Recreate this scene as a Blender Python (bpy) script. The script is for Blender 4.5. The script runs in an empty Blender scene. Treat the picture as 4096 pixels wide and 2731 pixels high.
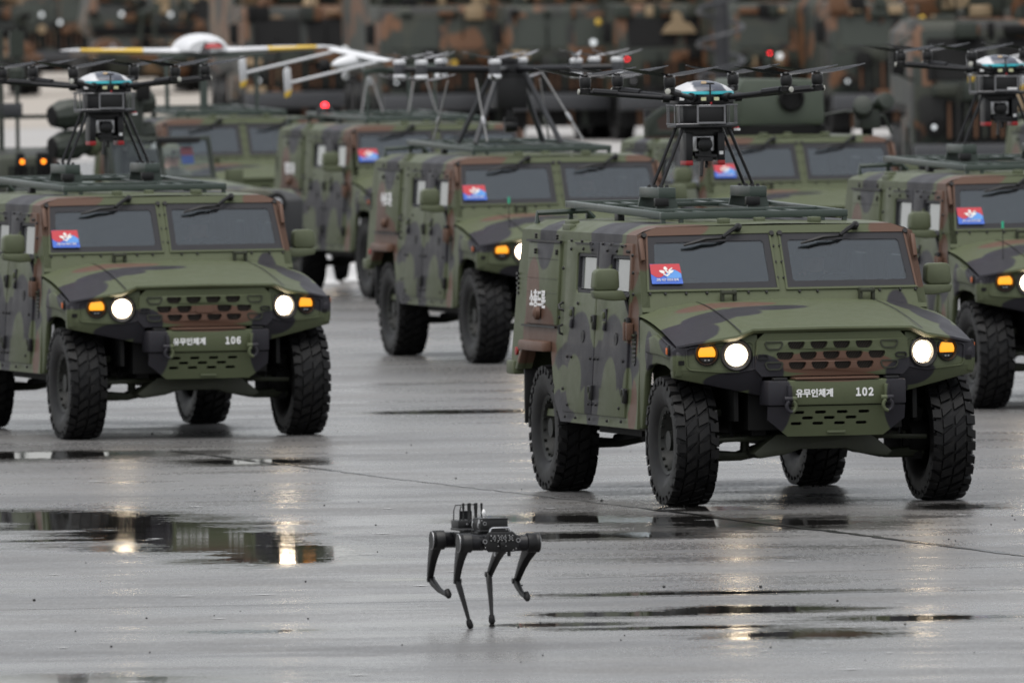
import bpy, bmesh, math, random
from mathutils import Vector, Matrix, Euler
from mathutils.geometry import tessellate_polygon
R = math.radians
S = bpy.context.scene
COL = S.collection
random.seed(7)

# ------------------------------------------------------------------ camera, light, exposure
cam_h, f_px, img_w, img_h, horizon = 3.85, 60950.0, 4096.0, 2731.0, -190.0
cd = bpy.data.cameras.new('camera')
cam = bpy.data.objects.new('camera', cd); COL.objects.link(cam)
pitch = math.atan((img_h/2-horizon)/f_px)
cam.matrix_world = Matrix.Translation((0, 0, cam_h)) @ Matrix.Rotation(math.pi/2-pitch, 4, 'X') @ Matrix.Rotation(R(-0.8), 4, 'Z')
cd.sensor_width = 36.0; cd.lens = f_px/img_w*36.0
cd.clip_start = 1.0; cd.clip_end = 9000.0
cd.dof.use_dof = True; cd.dof.focus_distance = 97.0; cd.dof.aperture_fstop = 7.4
S.camera = cam
W = bpy.data.worlds.new('World'); S.world = W; W.use_nodes = True
wn = W.node_tree.nodes; wl = W.node_tree.links
bg = wn['Background']; bg.inputs['Strength'].default_value = 0.11
sky = wn.new('ShaderNodeTexSky'); sky.sky_type = 'NISHITA'; sky.sun_disc = False
SUN_EL, SUN_AZ = R(74), R(205)
sky.sun_elevation = SUN_EL; sky.sun_rotation = SUN_AZ
sky.air_density = 1.0; sky.dust_density = 1.7; sky.ozone_density = 1.0
hs = wn.new('ShaderNodeHueSaturation'); hs.inputs['Saturation'].default_value = 0.17
wl.new(sky.outputs['Color'], hs.inputs['Color']); wl.new(hs.outputs['Color'], bg.inputs['Color'])
sd = bpy.data.lights.new('sun', 'SUN'); sd.energy = 1.5; sd.angle = R(70); sd.color = (1, .97, .93)
sun = bpy.data.objects.new('sun', sd); COL.objects.link(sun)
sdir = Vector((math.sin(SUN_AZ)*math.cos(SUN_EL), math.cos(SUN_AZ)*math.cos(SUN_EL), math.sin(SUN_EL)))
sun.rotation_euler = (-sdir).to_track_quat('-Z', 'Y').to_euler()
S.view_settings.view_transform = 'Standard'; S.view_settings.look = 'None'
S.view_settings.exposure = 0.66; S.view_settings.gamma = 1.0; S.view_settings.use_curve_mapping = False
S.cycles.use_denoising = True
S.cycles.max_bounces = 6; S.cycles.transparent_max_bounces = 12
S.cycles.sample_clamp_indirect = 20.0

# ------------------------------------------------------------------ material helpers
class NT:
    def __init__(s, name):
        s.m = bpy.data.materials.new(name); s.m.use_nodes = True
        s.n = s.m.node_tree.nodes; s.l = s.m.node_tree.links
        s.b = s.n['Principled BSDF']
    def node(s, t, **k):
        n = s.n.new(t)
        for a, v in k.items(): setattr(n, a, v)
        return n
    def put(s, sock, v):
        if hasattr(v, 'node') or isinstance(v, bpy.types.NodeSocket): s.l.new(v, sock)
        else: sock.default_value = v
    def math(s, op, a, b=0.0, c=None, clamp=False):
        n = s.node('ShaderNodeMath', operation=op, use_clamp=clamp)
        s.put(n.inputs[0], a); s.put(n.inputs[1], b)
        if c is not None: s.put(n.inputs[2], c)
        return n.outputs[0]
    def vec(s, op, a, b=(0, 0, 0)):
        n = s.node('ShaderNodeVectorMath', operation=op)
        s.put(n.inputs[0], a); s.put(n.inputs[1], b)
        return n.outputs['Value'] if op in ('LENGTH', 'DISTANCE', 'DOT_PRODUCT') else n.outputs[0]
    def mix(s, f, a, b):
        n = s.node('ShaderNodeMix', data_type='RGBA')
        s.put(n.inputs[0], f)
        for i, v in ((6, a), (7, b)):
            if isinstance(v, tuple): n.inputs[i].default_value = (*v[:3], 1)
            else: s.l.new(v, n.inputs[i])
        return n.outputs[2]
    def noise(s, co, scale, detail=2.0, rough=.5):
        n = s.node('ShaderNodeTexNoise'); s.l.new(co, n.inputs['Vector'])
        n.inputs['Scale'].default_value = scale; n.inputs['Detail'].default_value = detail; n.inputs['Roughness'].default_value = rough
        return n.outputs['Fac']
    def step(s, v, a, b):
        n = s.node('ShaderNodeMapRange', interpolation_type='SMOOTHSTEP')
        s.l.new(v, n.inputs[0]); n.inputs[1].default_value = a; n.inputs[2].default_value = b
        return n.outputs[0]
    def obj_co(s): return s.node('ShaderNodeTexCoord').outputs['Object']
    def pos(s): return s.node('ShaderNodeNewGeometry').outputs['Position']
    def bump(s, h, strength, dist):
        n = s.node('ShaderNodeBump'); s.l.new(h, n.inputs['Height'])
        s.put(n.inputs['Strength'], strength); n.inputs['Distance'].default_value = dist
        s.l.new(n.outputs[0], s.b.inputs['Normal'])
    def blobs(s, co, lst):
        out = None
        for c, r in lst:
            d = s.vec('LENGTH', s.vec('MULTIPLY', s.vec('SUBTRACT', co, tuple(c)), tuple(1/x for x in r)))
            out = d if out is None else s.math('MINIMUM', out, d)
        return out

def plain(name, col, rough=.5, metal=0.0, var=.18, scale=9.0, spec=.5):
    t = NT(name); co = t.obj_co()
    f = t.noise(co, scale, 4, .6)
    c = t.mix(f, tuple(x*(1-var) for x in col), tuple(min(1, x*(1+var)) for x in col))
    t.l.new(c, t.b.inputs['Base Color'])
    t.put(t.b.inputs['Roughness'], t.math('MULTIPLY_ADD', f, .2, rough-.1))
    t.b.inputs['Metallic'].default_value = metal
    t.b.inputs['Specular IOR Level'].default_value = spec
    return t.m

def dome_paint():
    t = NT('drone_dome_paint'); co = t.obj_co()
    x = t.node('ShaderNodeSeparateXYZ'); t.l.new(co, x.inputs[0])
    n = t.noise(co, 9, 2, .5)
    m = t.step(t.math('ADD', t.math('ABSOLUTE', t.math('ADD', x.outputs[0], -.015)), t.math('MULTIPLY_ADD', n, .10, -.05)), .10, .125)
    g = t.mix(t.noise(co, 22, 3, .6), (.05, .056, .075), (.11, .12, .15))
    t.l.new(t.mix(m, g, (.58, .58, .60)), t.b.inputs['Base Color']); t.b.inputs['Roughness'].default_value = .18
    return t.m

def lamp_lens():
    t = NT('headlight_lens'); co = t.obj_co()
    n = t.noise(co, 26, 3, .6)
    g = t.node('ShaderNodeSeparateXYZ'); t.l.new(co, g.inputs[0])
    low = t.math('SUBTRACT', 1.0, t.step(g.outputs[2], .99, 1.06))
    e = t.math('MULTIPLY_ADD', t.math('MULTIPLY', low, t.step(n, .30, .60)), -14.5, 15.0)
    t.b.inputs['Emission Color'].default_value = (1.0, .80, .56, 1); t.put(t.b.inputs['Emission Strength'], e)
    t.b.inputs['Base Color'].default_value = (.6, .6, .6, 1); t.b.inputs['Roughness'].default_value = .15
    return t.m

def glow(name, col, strength):
    t = NT(name); t.b.inputs['Base Color'].default_value = (*[c*.6 for c in col], 1)
    t.b.inputs['Emission Color'].default_value = (*col, 1); t.b.inputs['Emission Strength'].default_value = strength
    t.b.inputs['Roughness'].default_value = .2
    return t.m

GREEN = (.088, .103, .056); BLACK = (.024, .023, .029); BROWN = (.118, .066, .046)

def camo_paint():
    t = NT('camouflage_paint'); co = t.obj_co()
    w = t.noise(co, 2.2, 2, .5)
    wob = t.math('MULTIPLY_ADD', w, .36, -.18)
    brown = [((-.98, .95, 1.76), (.34, .24, .28)), ((-.74, .88, 1.92), (.28, .3, .09)), ((-1.02, .84, 1.2), (.2, .15, .25)),
             ((.93, .85, 1.88), (.24, .3, .13)), ((1.0, .78, 1.68), (.09, .3, .22)),
             ((-1, 3.52, 1.12), (.3, .5, .24)), ((-1, 3.72, 1.36), (.3, .2, .30)), ((-1.05, 3.5, 1.0), (.3, .5, .16)),
             ((-1, .78, .66), (.2, .13, .2)), ((-.5, .36, 1.36), (.36, .15, .2)),
             ((0, -.62, .985), (.43, .14, .085)), ((0, -.66, .89), (.33, .2, .035))]
    black = [((-1, 2.30, 1.02), (.4, .34, .28)), ((-1, 1.33, 1.02), (.4, .34, .28)), ((-1, 1.85, .95), (.4, 1.2, .17)),
             ((-1, 1.88, .72), (.4, .2, .3)), ((-1, 2.72, .62), (.4, .34, .14)), ((-1, .98, .92), (.4, .2, .2)),
             ((-1, 1.72, 1.86), (.5, .44, .24)), ((-1, 3.40, 1.80), (.5, .24, .22)),
             ((-.98, -.28, 1.22), (.27, .3, .2)), ((-.64, -.04, 1.3), (.3, .18, .2)), ((-.25, .12, 1.36), (.28, .11, .2)),
             ((.82, .45, 1.36), (.11, .26, .2)), ((.92, .1, 1.3), (.14, .3, .2)), ((1.02, -.32, 1.15), (.17, .34, .16)),
             ((-.5, -.6, .93), (.15, .3, .12)), ((.58, -.6, .92), (.2, .3, .1)), ((-.7, -.55, .86), (.2, .3, .07)),
             ((-.47, -.7, .72), (.15, .3, .26)), ((.47, -.7, .72), (.13, .3, .26)), ((-1.07, .34, 1.06), (.06, .12, .14)),
             ((.5, 2.2, 1.95), (.5, .6, .2)), ((1, 2.3, 1.0), (.3, .9, .3))]
    over = [((-1, 2.42, .80), (.4, .21, .20)), ((-1, 1.40, .75), (.4, .21, .26)), ((-1, 2.75, .82), (.4, .2, .1)),
            ((-1, .92, .78), (.4, .1, .16)), ((0, -.74, .76), (.3, .12, .1)), ((-1, 1.86, 1.17), (.3, .12, .12))]
    def m(l, soft=.05): return t.step(t.math('ADD', t.blobs(co, l), wob), 1-soft, 1+soft)
    c = t.mix(m(brown), BROWN, GREEN)
    c = t.mix(m(black), BLACK, c)
    c = t.mix(m(over), GREEN, c)
    dust = t.noise(co, 5.0, 5, .65)
    c = t.mix(t.math('MULTIPLY', t.step(dust, .5, .85), .16), c, (.10, .095, .08))
    g = t.noise(co, 40, 3, .6)
    c = t.mix(t.math('MULTIPLY', g, .12), c, (.03, .03, .025))
    t.l.new(c, t.b.inputs['Base Color'])
    t.put(t.b.inputs['Roughness'], t.math('MULTIPLY_ADD', dust, .34, .28))
    t.b.inputs['Specular IOR Level'].default_value = .24
    t.bump(g, .10, .01)
    return t.m

def far_camo(name, cols, scale):
    t = NT(name)
    oi = t.node('ShaderNodeObjectInfo')
    off = t.node('ShaderNodeCombineXYZ'); t.put(off.inputs[0], t.math('MULTIPLY', oi.outputs['Random'], 3.0)); t.put(off.inputs[2], t.math('MULTIPLY', oi.outputs['Random'], 5.0))
    co = t.vec('ADD', t.obj_co(), off.outputs[0])
    a = t.noise(co, scale, 1.2, .5); b = t.noise(t.vec('ADD', co, (13, 5, 2)), scale*1.2, 1.2, .5); d = t.noise(t.vec('ADD', co, (3, 25, 9)), scale*1.5, 1.2, .5)
    c = t.mix(t.step(a, .5, .53), cols[0], cols[1])
    c = t.mix(t.step(b, .55, .58), c, cols[2])
    c = t.mix(t.step(d, .60, .63), c, cols[3])
    t.l.new(c, t.b.inputs['Base Color']); t.b.inputs['Roughness'].default_value = .55
    return t.m

def tarmac():
    t = NT('wet_tarmac'); p = t.pos()
    pud = [((-3.5, 105.2), (.8, 1.1)), ((-2.9, 104.0), (.55, 1.4)), ((-2.4, 102.2), (.55, 1.7)), ((-1.95, 100.3), (.55, 1.7)), ((-1.5, 98.2), (.45, 1.5)), ((-2.9, 100.9), (.5, .2)),
           ((.15, 103.7), (.5, .6)), ((1.0, 103.1), (.6, .55)), ((.45, 100.4), (.8, .45)), ((1.7, 102.2), (.7, .7)),
           ((.6, 88.5), (.4, .30)), ((1.35, 88.9), (.45, .45)), ((1.65, 85.6), (.42, .5)), ((.9, 86.6), (.5, .18)), ((.1, 87.2), (.45, .22)), ((2.3, 87.5), (.5, .35)),
           ((-2.65, 81.3), (.95, .75)), ((-1.5, 86.9), (.4, .22)), ((.9, 91.2), (.7, .2)), ((-3.6, 118.3), (.8, .7)), ((3.0, 104.8), (.28, .45)), ((-.7, 93.8), (.2, .15)),
           ((1.6, 127.), (.5, .7)), ((-.6, 128.), (.6, .4)), ((-1.9, 116.0), (.45, .5)), ((1.4, 105.0), (.3, .4))]
    d = t.blobs(p, [((c[0], c[1], 0), (r[0], r[1], 1)) for c, r in pud])
    # water gathers in shallow wheel-wide hollows: noise a little longer across than along
    q = t.vec('MULTIPLY', p, (.55, 1.0, 1.0))
    n1 = t.noise(q, 1.1, 3, .6); n2 = t.noise(q, 5.0, 4, .7); n3 = t.noise(p, 26, 3, .7)
    lvl = t.math('SUBTRACT', 1.0, d)
    lvl = t.math('ADD', lvl, t.math('MULTIPLY_ADD', n1, 1.5, -.75))
    lvl = t.math('ADD', lvl, t.math('MULTIPLY_ADD', n2, 1.9, -.95))
    br = t.vec('MULTIPLY', p, (1.0, .10, 1.0))           # broom-finished surface: short ridges along the runway
    st = t.noise(br, 38, 3, .75)
    lvl = t.math('ADD', lvl, t.math('MULTIPLY_ADD', n3, .7, -.35))
    lvl = t.math('ADD', lvl, t.math('MULTIPLY_ADD', st, .9, -.45))
    puddle = t.step(lvl, -.12, .04)
    film = t.step(t.math('ADD', lvl, t.math('MULTIPLY_ADD', n1, 1.2, -.6)), -1.3, -.1)
    big = t.noise(q, .28, 3, .55); mid = t.noise(q, 1.6, 4, .6)
    fine = t.noise(br, 30, 3, .75); grain = t.noise(br, 95, 2, .6)
    c = t.mix(t.step(big, .35, .65), (.110, .109, .111), (.185, .183, .182))
    c = t.mix(t.math('MULTIPLY', t.step(mid, .38, .75), .55), c, (.125, .115, .103))
    c = t.mix(t.math('MULTIPLY', t.step(fine, .50, .66), .40), c, (.24, .235, .23))
    c = t.mix(t.math('MULTIPLY', t.step(grain, .55, .66), .75), c, (.05, .048, .046))
    c = t.mix(t.math('MULTIPLY', film, .80), c, (.045, .043, .040))
    c = t.mix(puddle, c, (.022, .021, .02))
    t.l.new(c, t.b.inputs['Base Color'])
    sheen = t.noise(q, .75, 4, .62)
    wet = t.math('MULTIPLY_ADD', t.step(sheen, .30, .68), .24, .19)
    wet = t.math('ADD', wet, t.math('MULTIPLY_ADD', mid, -.16, .08))
    wet = t.math('MULTIPLY', wet, t.math('MULTIPLY_ADD', t.step(fine, .35, .65), .30, .85))
    wet = t.math('MAXIMUM', t.math('MULTIPLY', wet, t.math('MULTIPLY_ADD', film, -.55, 1.0)), .07)
    rough = t.math('MULTIPLY', wet, t.math('MULTIPLY_ADD', puddle, -.75, 1.0))
    t.put(t.b.inputs['Roughness'], t.math('MAXIMUM', rough, .02))
    rip = t.noise(p, 9, 2, .5)
    h = t.math('ADD', t.math('MULTIPLY', fine, .7), t.math('MULTIPLY', grain, .4))
    h = t.math('ADD', t.math('MULTIPLY', h, t.math('SUBTRACT', 1.0, puddle)), t.math('MULTIPLY', rip, t.math('MULTIPLY', puddle, .04)))
    t.bump(h, t.math('MULTIPLY_ADD', film, -.20, .30), .005)
    t.b.inputs['IOR'].default_value = 1.36
    return t.m

def rubber():
    t = NT('tyre_rubber'); co = t.obj_co()
    n = t.noise(co, 14, 4, .6)
    c = t.mix(t.step(n, .4, .75), (.0045, .0045, .005), (.012, .0115, .011))
    t.l.new(c, t.b.inputs['Base Color'])
    t.b.inputs['Specular IOR Level'].default_value = .28
    t.put(t.b.inputs['Roughness'], t.math('MULTIPLY_ADD', n, .30, .36))
    return t.m

def laminated_glass(name, tint, ior):
    t = NT(name); out = t.n['Material Output']
    fr = t.node('ShaderNodeFresnel'); fr.inputs['IOR'].default_value = ior
    tr = t.node('ShaderNodeBsdfTransparent'); tr.inputs['Color'].default_value = (*tint, 1)
    gl = t.node('ShaderNodeBsdfGlossy'); gl.inputs['Roughness'].default_value = .03; gl.inputs['Color'].default_value = (.93, .96, 1, 1)
    df = t.node('ShaderNodeBsdfDiffuse'); df.inputs['Color'].default_value = (.10, .11, .12, 1)
    m0 = t.node('ShaderNodeMixShader'); m0.inputs[0].default_value = .06; t.l.new(tr.outputs[0], m0.inputs[1]); t.l.new(df.outputs[0], m0.inputs[2])
    ms = t.node('ShaderNodeMixShader'); t.l.new(fr.outputs[0], ms.inputs[0]); t.l.new(m0.outputs[0], ms.inputs[1]); t.l.new(gl.outputs[0], ms.inputs[2])
    t.l.new(ms.outputs[0], out.inputs['Surface'])
    return t.m

def clear_glass(name, tint, rough=.02, alpha=.5, ior=1.75):
    t = NT(name)
    t.b.inputs['Base Color'].default_value = (*tint, 1); t.b.inputs['Roughness'].default_value = rough
    t.b.inputs['IOR'].default_value = ior; t.b.inputs['Alpha'].default_value = alpha
    return t.m

M = dict(
    camo=camo_paint(), tarmac=tarmac(), rubber=rubber(),
    green=plain('olive_paint', GREEN, .5), rack=plain('rack_green_paint', (.042, .058, .049), .34, var=.22),
    dark=plain('underbody_black', (.006, .006, .006), .7, var=.4, spec=.25), dgreen=plain('underbody_green', (.026, .030, .017), .6, var=.4),
    rim=plain('rim_paint', (.010, .011, .009), .5, spec=.35), black=plain('black_plastic', (.0075, .0075, .008), .42, spec=.4),
    carbon=plain('carbon_black', (.0065, .0065, .008), .36, spec=.4), alu=plain('bare_aluminium', (.45, .45, .46), .35, .9),
    steel=plain('brushed_steel', (.62, .62, .63), .25, 1.0), frame=plain('dark_window_frame', (.013, .013, .017), .5, spec=.4),
    glass=laminated_glass('windscreen_glass', (.66, .72, .74), 1.82), sideglass=plain('side_window_glass', (.80, .83, .84), .06, .85, var=.03),
    thin=laminated_glass('jeep_glass', (.90, .93, .94), 1.42),
    white=plain('white_marking', (.8, .8, .8), .5, var=.05), uav=plain('white_airframe', (.66, .67, .69), .35, var=.05),
    yellow=plain('yellow_band', (.72, .48, .07), .4, var=.05), red=plain('red_part', (.35, .012, .015), .4),
    cyan=plain('cyan_band', (.03, .40, .47), .35), dome=dome_paint(),
    amber=glow('amber_lens', (1, .36, .02), .75), head=lamp_lens(),
    redlamp=glow('red_lamp', (1, .02, .03), 4.0), lens_glint=glow('pale_lamp', (.85, .9, .92), .45), orange=glow('orange_lamp', (1, .25, .015), 2.2),  # weak pale glow: sky reflections in lenses, painted as emission
    flagred=plain('flag_red', (.52, .035, .05), .4, var=.06), flagblue=plain('flag_blue', (.05, .14, .58), .4, var=.06), flaglight=plain('flag_light_blue', (.10, .30, .72), .4, var=.05),
    orangemk=plain('orange_marker', (.55, .12, .02), .4), redmk=plain('red_marker', (.28, .02, .02), .4),
    skin=plain('skin', (.55, .34, .26), .5), cloth=plain('camouflage_cloth', (.15, .16, .13), .8, var=.55, scale=16),
    seat=plain('seat_fabric', (.34, .38, .36), .8), led=plain('pale_yellow_led', (.6, .62, .38), .3),
    joint=plain('joint_sealant', (.010, .010, .010), .22), pale=plain('joint_reflection', (.16, .16, .16), .30),  # pale joints: reflection on the wet groove painted into the colour
    runway=plain('runway_concrete', (.36, .35, .34), .75, var=.06, scale=.05), apron=plain('apron_concrete', (.36, .325, .285), .8, var=.05, scale=.05),
    farA=far_camo('howitzer_camouflage', [(.013, .016, .013), (.022, .027, .019), (.115, .052, .021), (.15, .095, .05)], .8),
    farB=far_camo('truck_camouflage', [(.018, .024, .017), (.028, .032, .021), (.125, .055, .022), (.009, .009, .008)], .8),
    farC=far_camo('olive_truck_camouflage', [(.036, .042, .027), (.028, .033, .021), (.014, .014, .016), (.052, .032, .026)], 1.1),
    fargreen=plain('far_green', (.021, .028, .020), .5), tan=plain('tan_patch', (.30, .22, .13), .6), farbrown=plain('far_brown', (.115, .052, .022), .6),
    bumper=plain('grey_bumper', (.045, .047, .052), .45), pebble=plain('pebble', (.02, .02, .02), .6),
    cap=plain('pale_cap', (.40, .40, .36), .4), cage=plain('worn_cage_rods', (.22, .22, .23), .35, .7, var=.35),
    strap=plain('grey_strap', (.26, .26, .26), .5), jeep=far_camo('jeep_camouflage', [(.10, .118, .078), (.115, .13, .088), (.035, .036, .038), (.10, .10, .075)], .9),
    emblem=plain('emblem_white', (.8, .79, .76), .45, var=.04), cone=plain('cone_white', (.7, .7, .7), .5),
)

# ------------------------------------------------------------------ mesh helpers
class MB:
    def __init__(s): s.v = []; s.f = []
    def add(s, vs, fs):
        o = len(s.v); s.v += [tuple(v) for v in vs]; s.f += [tuple(i+o for i in f) for f in fs]; return s
    def box(s, c, d, rot=None):
        hx, hy, hz = d[0]/2, d[1]/2, d[2]/2
        vs = [Vector((x, y, z)) for x in (-hx, hx) for y in (-hy, hy) for z in (-hz, hz)]
        if rot is not None: vs = [rot @ v for v in vs]
        c = Vector(c)
        return s.add([v+c for v in vs], [(0, 1, 3, 2), (4, 6, 7, 5), (0, 4, 5, 1), (2, 3, 7, 6), (0, 2, 6, 4), (1, 5, 7, 3)])
    def loft(s, secs, closed=True, caps=True):
        n = len(secs[0]); vs = [p for q in secs for p in q]; fs = []
        for i in range(len(secs)-1):
            for j in range(n if closed else n-1):
                k = (j+1) % n
                fs.append((i*n+j, i*n+k, (i+1)*n+k, (i+1)*n+j))
        if caps and closed: fs += [tuple(range(n-1, -1, -1)), tuple(range((len(secs)-1)*n, len(secs)*n))]
        return s.add(vs, fs)
    def prism(s, poly, fmap, a, b):
        """poly: 2D outline; fmap(u, v, w): point at depth w"""
        return s.loft([[fmap(u, v, a) for u, v in poly], [fmap(u, v, b) for u, v in poly]])
    def tube(s, pts, r, n=8, caps=True):
        pts = [Vector(p) for p in pts]; secs = []; up = None
        for i, p in enumerate(pts):
            d = (pts[min(i+1, len(pts)-1)]-pts[max(i-1, 0)]).normalized()
            if up is None:
                up = Vector((0, 0, 1)) if abs(d.z) < .9 else Vector((1, 0, 0))
            x = d.cross(up).normalized(); y = x.cross(d).normalized(); up = y
            rr = r[i] if isinstance(r, (list, tuple)) else r
            secs.append([p+x*(rr*math.cos(2*math.pi*k/n))+y*(rr*math.sin(2*math.pi*k/n)) for k in range(n)])
        return s.loft(secs, True, caps)
    def lathe(s, prof, c=(0, 0, 0), ax=(0, 0, 1), n=24, caps=True):
        ax = Vector(ax).normalized(); c = Vector(c)
        u = ax.orthogonal().normalized(); w = ax.cross(u)
        secs = [[c+ax*h+u*(r*math.cos(2*math.pi*k/n))+w*(r*math.sin(2*math.pi*k/n)) for k in range(n)] for r, h in prof]
        return s.loft(secs, True, caps)
    def holed(s, outer, holes, fmap, depth):
        """flat panel with real holes: outline and holes in 2D, walls carried back by depth"""
        loops = [outer]+list(holes)
        tris = tessellate_polygon([[Vector((u, v, 0)) for u, v in l] for l in loops])
        flat = [p for l in loops for p in l]; n = len(flat)
        s.add([fmap(u, v, 0) for u, v in flat]+[fmap(u, v, depth) for u, v in flat],
              [tuple(t) for t in tris]+[tuple(i+n for i in reversed(t)) for t in tris]+
              [f for f in s._walls(loops, n)])
        return s
    @staticmethod
    def _walls(loops, n):
        o = 0
        for l in loops:
            for i in range(len(l)):
                j = (i+1) % len(l)
                yield (o+i, o+j, o+j+n, o+i+n)
            o += len(l)

def mk(name, mb, mat, bevel=0, seg=2, smooth=38, fix=True):
    me = bpy.data.meshes.new(name); me.from_pydata([tuple(v) for v in mb.v], [], mb.f)
    bm = bmesh.new(); bm.from_mesh(me)
    bmesh.ops.remove_doubles(bm, verts=bm.verts, dist=1e-5)
    if fix: bmesh.ops.recalc_face_normals(bm, faces=bm.faces)
    if bevel:
        es = [e for e in bm.edges if len(e.link_faces) == 2 and e.calc_face_angle(0) > R(25)]
        bmesh.ops.bevel(bm, geom=es, offset=bevel, segments=seg, profile=.5, affect='EDGES', clamp_overlap=True)
    for f in bm.faces: f.smooth = True
    bm.to_mesh(me); bm.free()
    me.set_sharp_from_angle(angle=R(smooth))
    for m in (mat if isinstance(mat, (list, tuple)) else [mat]): me.materials.append(m)
    return me

def obj(name, mb, mat, parent=None, bevel=0, seg=2, smooth=38, loc=None):
    me = mb if isinstance(mb, bpy.types.Mesh) else mk(name, mb, mat, bevel, seg, smooth)
    o = bpy.data.objects.new(name, me); COL.objects.link(o)
    if parent is not None: o.parent = parent
    if loc is not None: o.location = loc
    if name.split('_')[-1] in ('bolts', 'screws', 'clip', 'links', 'rib'): o['kind'] = 'stuff'
    return o

def tag(o, label=None, cat=None, group=None, kind=None):
    for k, v in (('label', label), ('category', cat), ('group', group), ('kind', kind)):
        if v: o[k] = v
    return o

def thing(name, label, cat, loc=(0, 0, 0), rz=0, group=None):
    o = bpy.data.objects.new(name, None); COL.objects.link(o); o.empty_display_size = .3
    o.location = loc; o.rotation_euler = (0, 0, rz)
    return tag(o, label, cat, group)

def copy_tree(o, parent=None, skip=()):
    c = o.copy(); COL.objects.link(c); c.parent = parent
    for ch in o.children:
        if ch.get('variant') and ch['variant'] in skip: continue
        copy_tree(ch, c, skip)
    return c

def text_mesh(body, height, bold=0.0, extrude=.002, width=None, space=1.0):
    """flat lettering in the XZ plane facing -Y, centred; returns a mesh"""
    cu = bpy.data.curves.new('lettering', 'FONT'); cu.body = body; cu.size = 1.0; cu.extrude = .01; cu.offset = bold; cu.space_character = space; cu.resolution_u = 3
    ob = bpy.data.objects.new('lettering', cu); COL.objects.link(ob)
    bpy.context.view_layer.update()
    me = bpy.data.meshes.new_from_object(ob.evaluated_get(bpy.context.evaluated_depsgraph_get()))
    bpy.data.objects.remove(ob); bpy.data.curves.remove(cu)
    xs = [v.co.x for v in me.vertices]; ys = [v.co.y for v in me.vertices]
    cx, cy = (max(xs)+min(xs))/2, (max(ys)+min(ys))/2
    sy = height/(max(ys)-min(ys)); sx = width/(max(xs)-min(xs)) if width else sy
    for v in me.vertices:
        x, y, z = v.co; v.co = ((x-cx)*sx, -z/.01*extrude, (y-cy)*sy)
    return me

def circ(cx, cz, r, n=24, a0=0): return [(cx+r*math.cos(a0+2*math.pi*k/n), cz+r*math.sin(a0+2*math.pi*k/n)) for k in range(n)]
def rslot(cx, cz, w, h, n=4):
    r = h/2; p = []
    for k in range(n+1): a = -math.pi/2+math.pi*k/n; p.append((cx+w/2-r+r*math.cos(a), cz+r*math.sin(a)))
    for k in range(n+1): a = math.pi/2+math.pi*k/n; p.append((cx-w/2+r+r*math.cos(a), cz+r*math.sin(a)))
    return p
def rect(u0, u1, v0, v1): return [(u0, v0), (u1, v0), (u1, v1), (u0, v1)]
def chamfer(poly, d):
    out = []
    for i, p in enumerate(poly):
        a = Vector(poly[i-1]); b = Vector(p); c = Vector(poly[(i+1) % len(poly)])
        out += [tuple(b+(a-b).normalized()*d), tuple(b+(c-b).normalized()*d)]
    return out
def inset(poly, d):
    n = len(poly); out = []
    for i in range(n):
        a, b, c = Vector(poly[i-1]), Vector(poly[i]), Vector(poly[(i+1) % n])
        e1, e2 = (b-a).normalized(), (c-b).normalized()
        n1, n2 = Vector((-e1.y, e1.x)), Vector((-e2.y, e2.x))
        k = (n1+n2); k = k/(1+n1.dot(n2))
        out.append(tuple(b+k*d))
    return out

# ------------------------------------------------------------------ setting: ground
def sheet(name, x0, x1, y0, y1, z, mat):
    o = obj(name, MB().add([(x0, y0, z), (x1, y0, z), (x1, y1, z), (x0, y1, z)], [(0, 1, 2, 3)]), mat)
    return tag(o, kind='structure')
sheet('tarmac_ground', -2500, 2500, -200, 5000, 0, M['tarmac'])
sheet('runway_strip', -2500, 2500, 288, 345, .006, M['runway'])
sheet('concrete_apron', -2500, 2500, 345, 5000, .012, M['apron'])

def strip(name, pts, w, z, mat):
    mb = MB(); L = []; Rr = []
    for i, p in enumerate(pts):
        a = Vector(pts[max(i-1, 0)]); b = Vector(pts[min(i+1, len(pts)-1)]); d = (b-a).normalized(); nn = Vector((-d.y, d.x))
        ww = w*random.uniform(.7, 1.2)/2
        q = Vector(p); L.append((*(q+nn*ww), z)); Rr.append((*(q-nn*ww), z))
    mb.loft([L, Rr], closed=False)
    return tag(obj(name, mb, mat), kind='structure')
def wig(a, b, n, amp):
    return [(a[0]+(b[0]-a[0])*i/n+random.uniform(-amp, amp), a[1]+(b[1]-a[1])*i/n+random.uniform(-amp, amp)*3) for i in range(n+1)]
strip('pavement_joint', wig((-2.68, 118.9), (-1.0, 112.4), 40, .015), .05, .004, M['joint'])
strip('pavement_joint', wig((-1.0, 112.4), (.9, 105.2), 40, .015), .045, .004, M['pale'])
strip('pavement_joint', wig((.9, 105.2), (3.6, 94.6), 60, .015), .075, .004, M['joint'])
strip('pavement_joint', wig((.2, 93.6), (3.4, 94.6), 30, .01), .03, .004, M['pale'])
strip('pavement_joint', wig((-3.2, 90.2), (3.2, 91.2), 40, .01), .03, .004, M['pale'])
mb = MB()
for i in range(120):
    y = random.uniform(80, 128); x = random.uniform(-3.4, 3.4)*y/95; r = random.uniform(.003, .008)*(1.6 if random.random() < .12 else 1)
    mb.lathe([(r*.4, 0), (r, r*.4), (r*.8, r), (r*.2, r*1.3)], (x, y, 0), n=5)
tag(obj('gravel', mb, M['pebble']), 'small dark stones scattered over the wet tarmac', kind='stuff')

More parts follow.
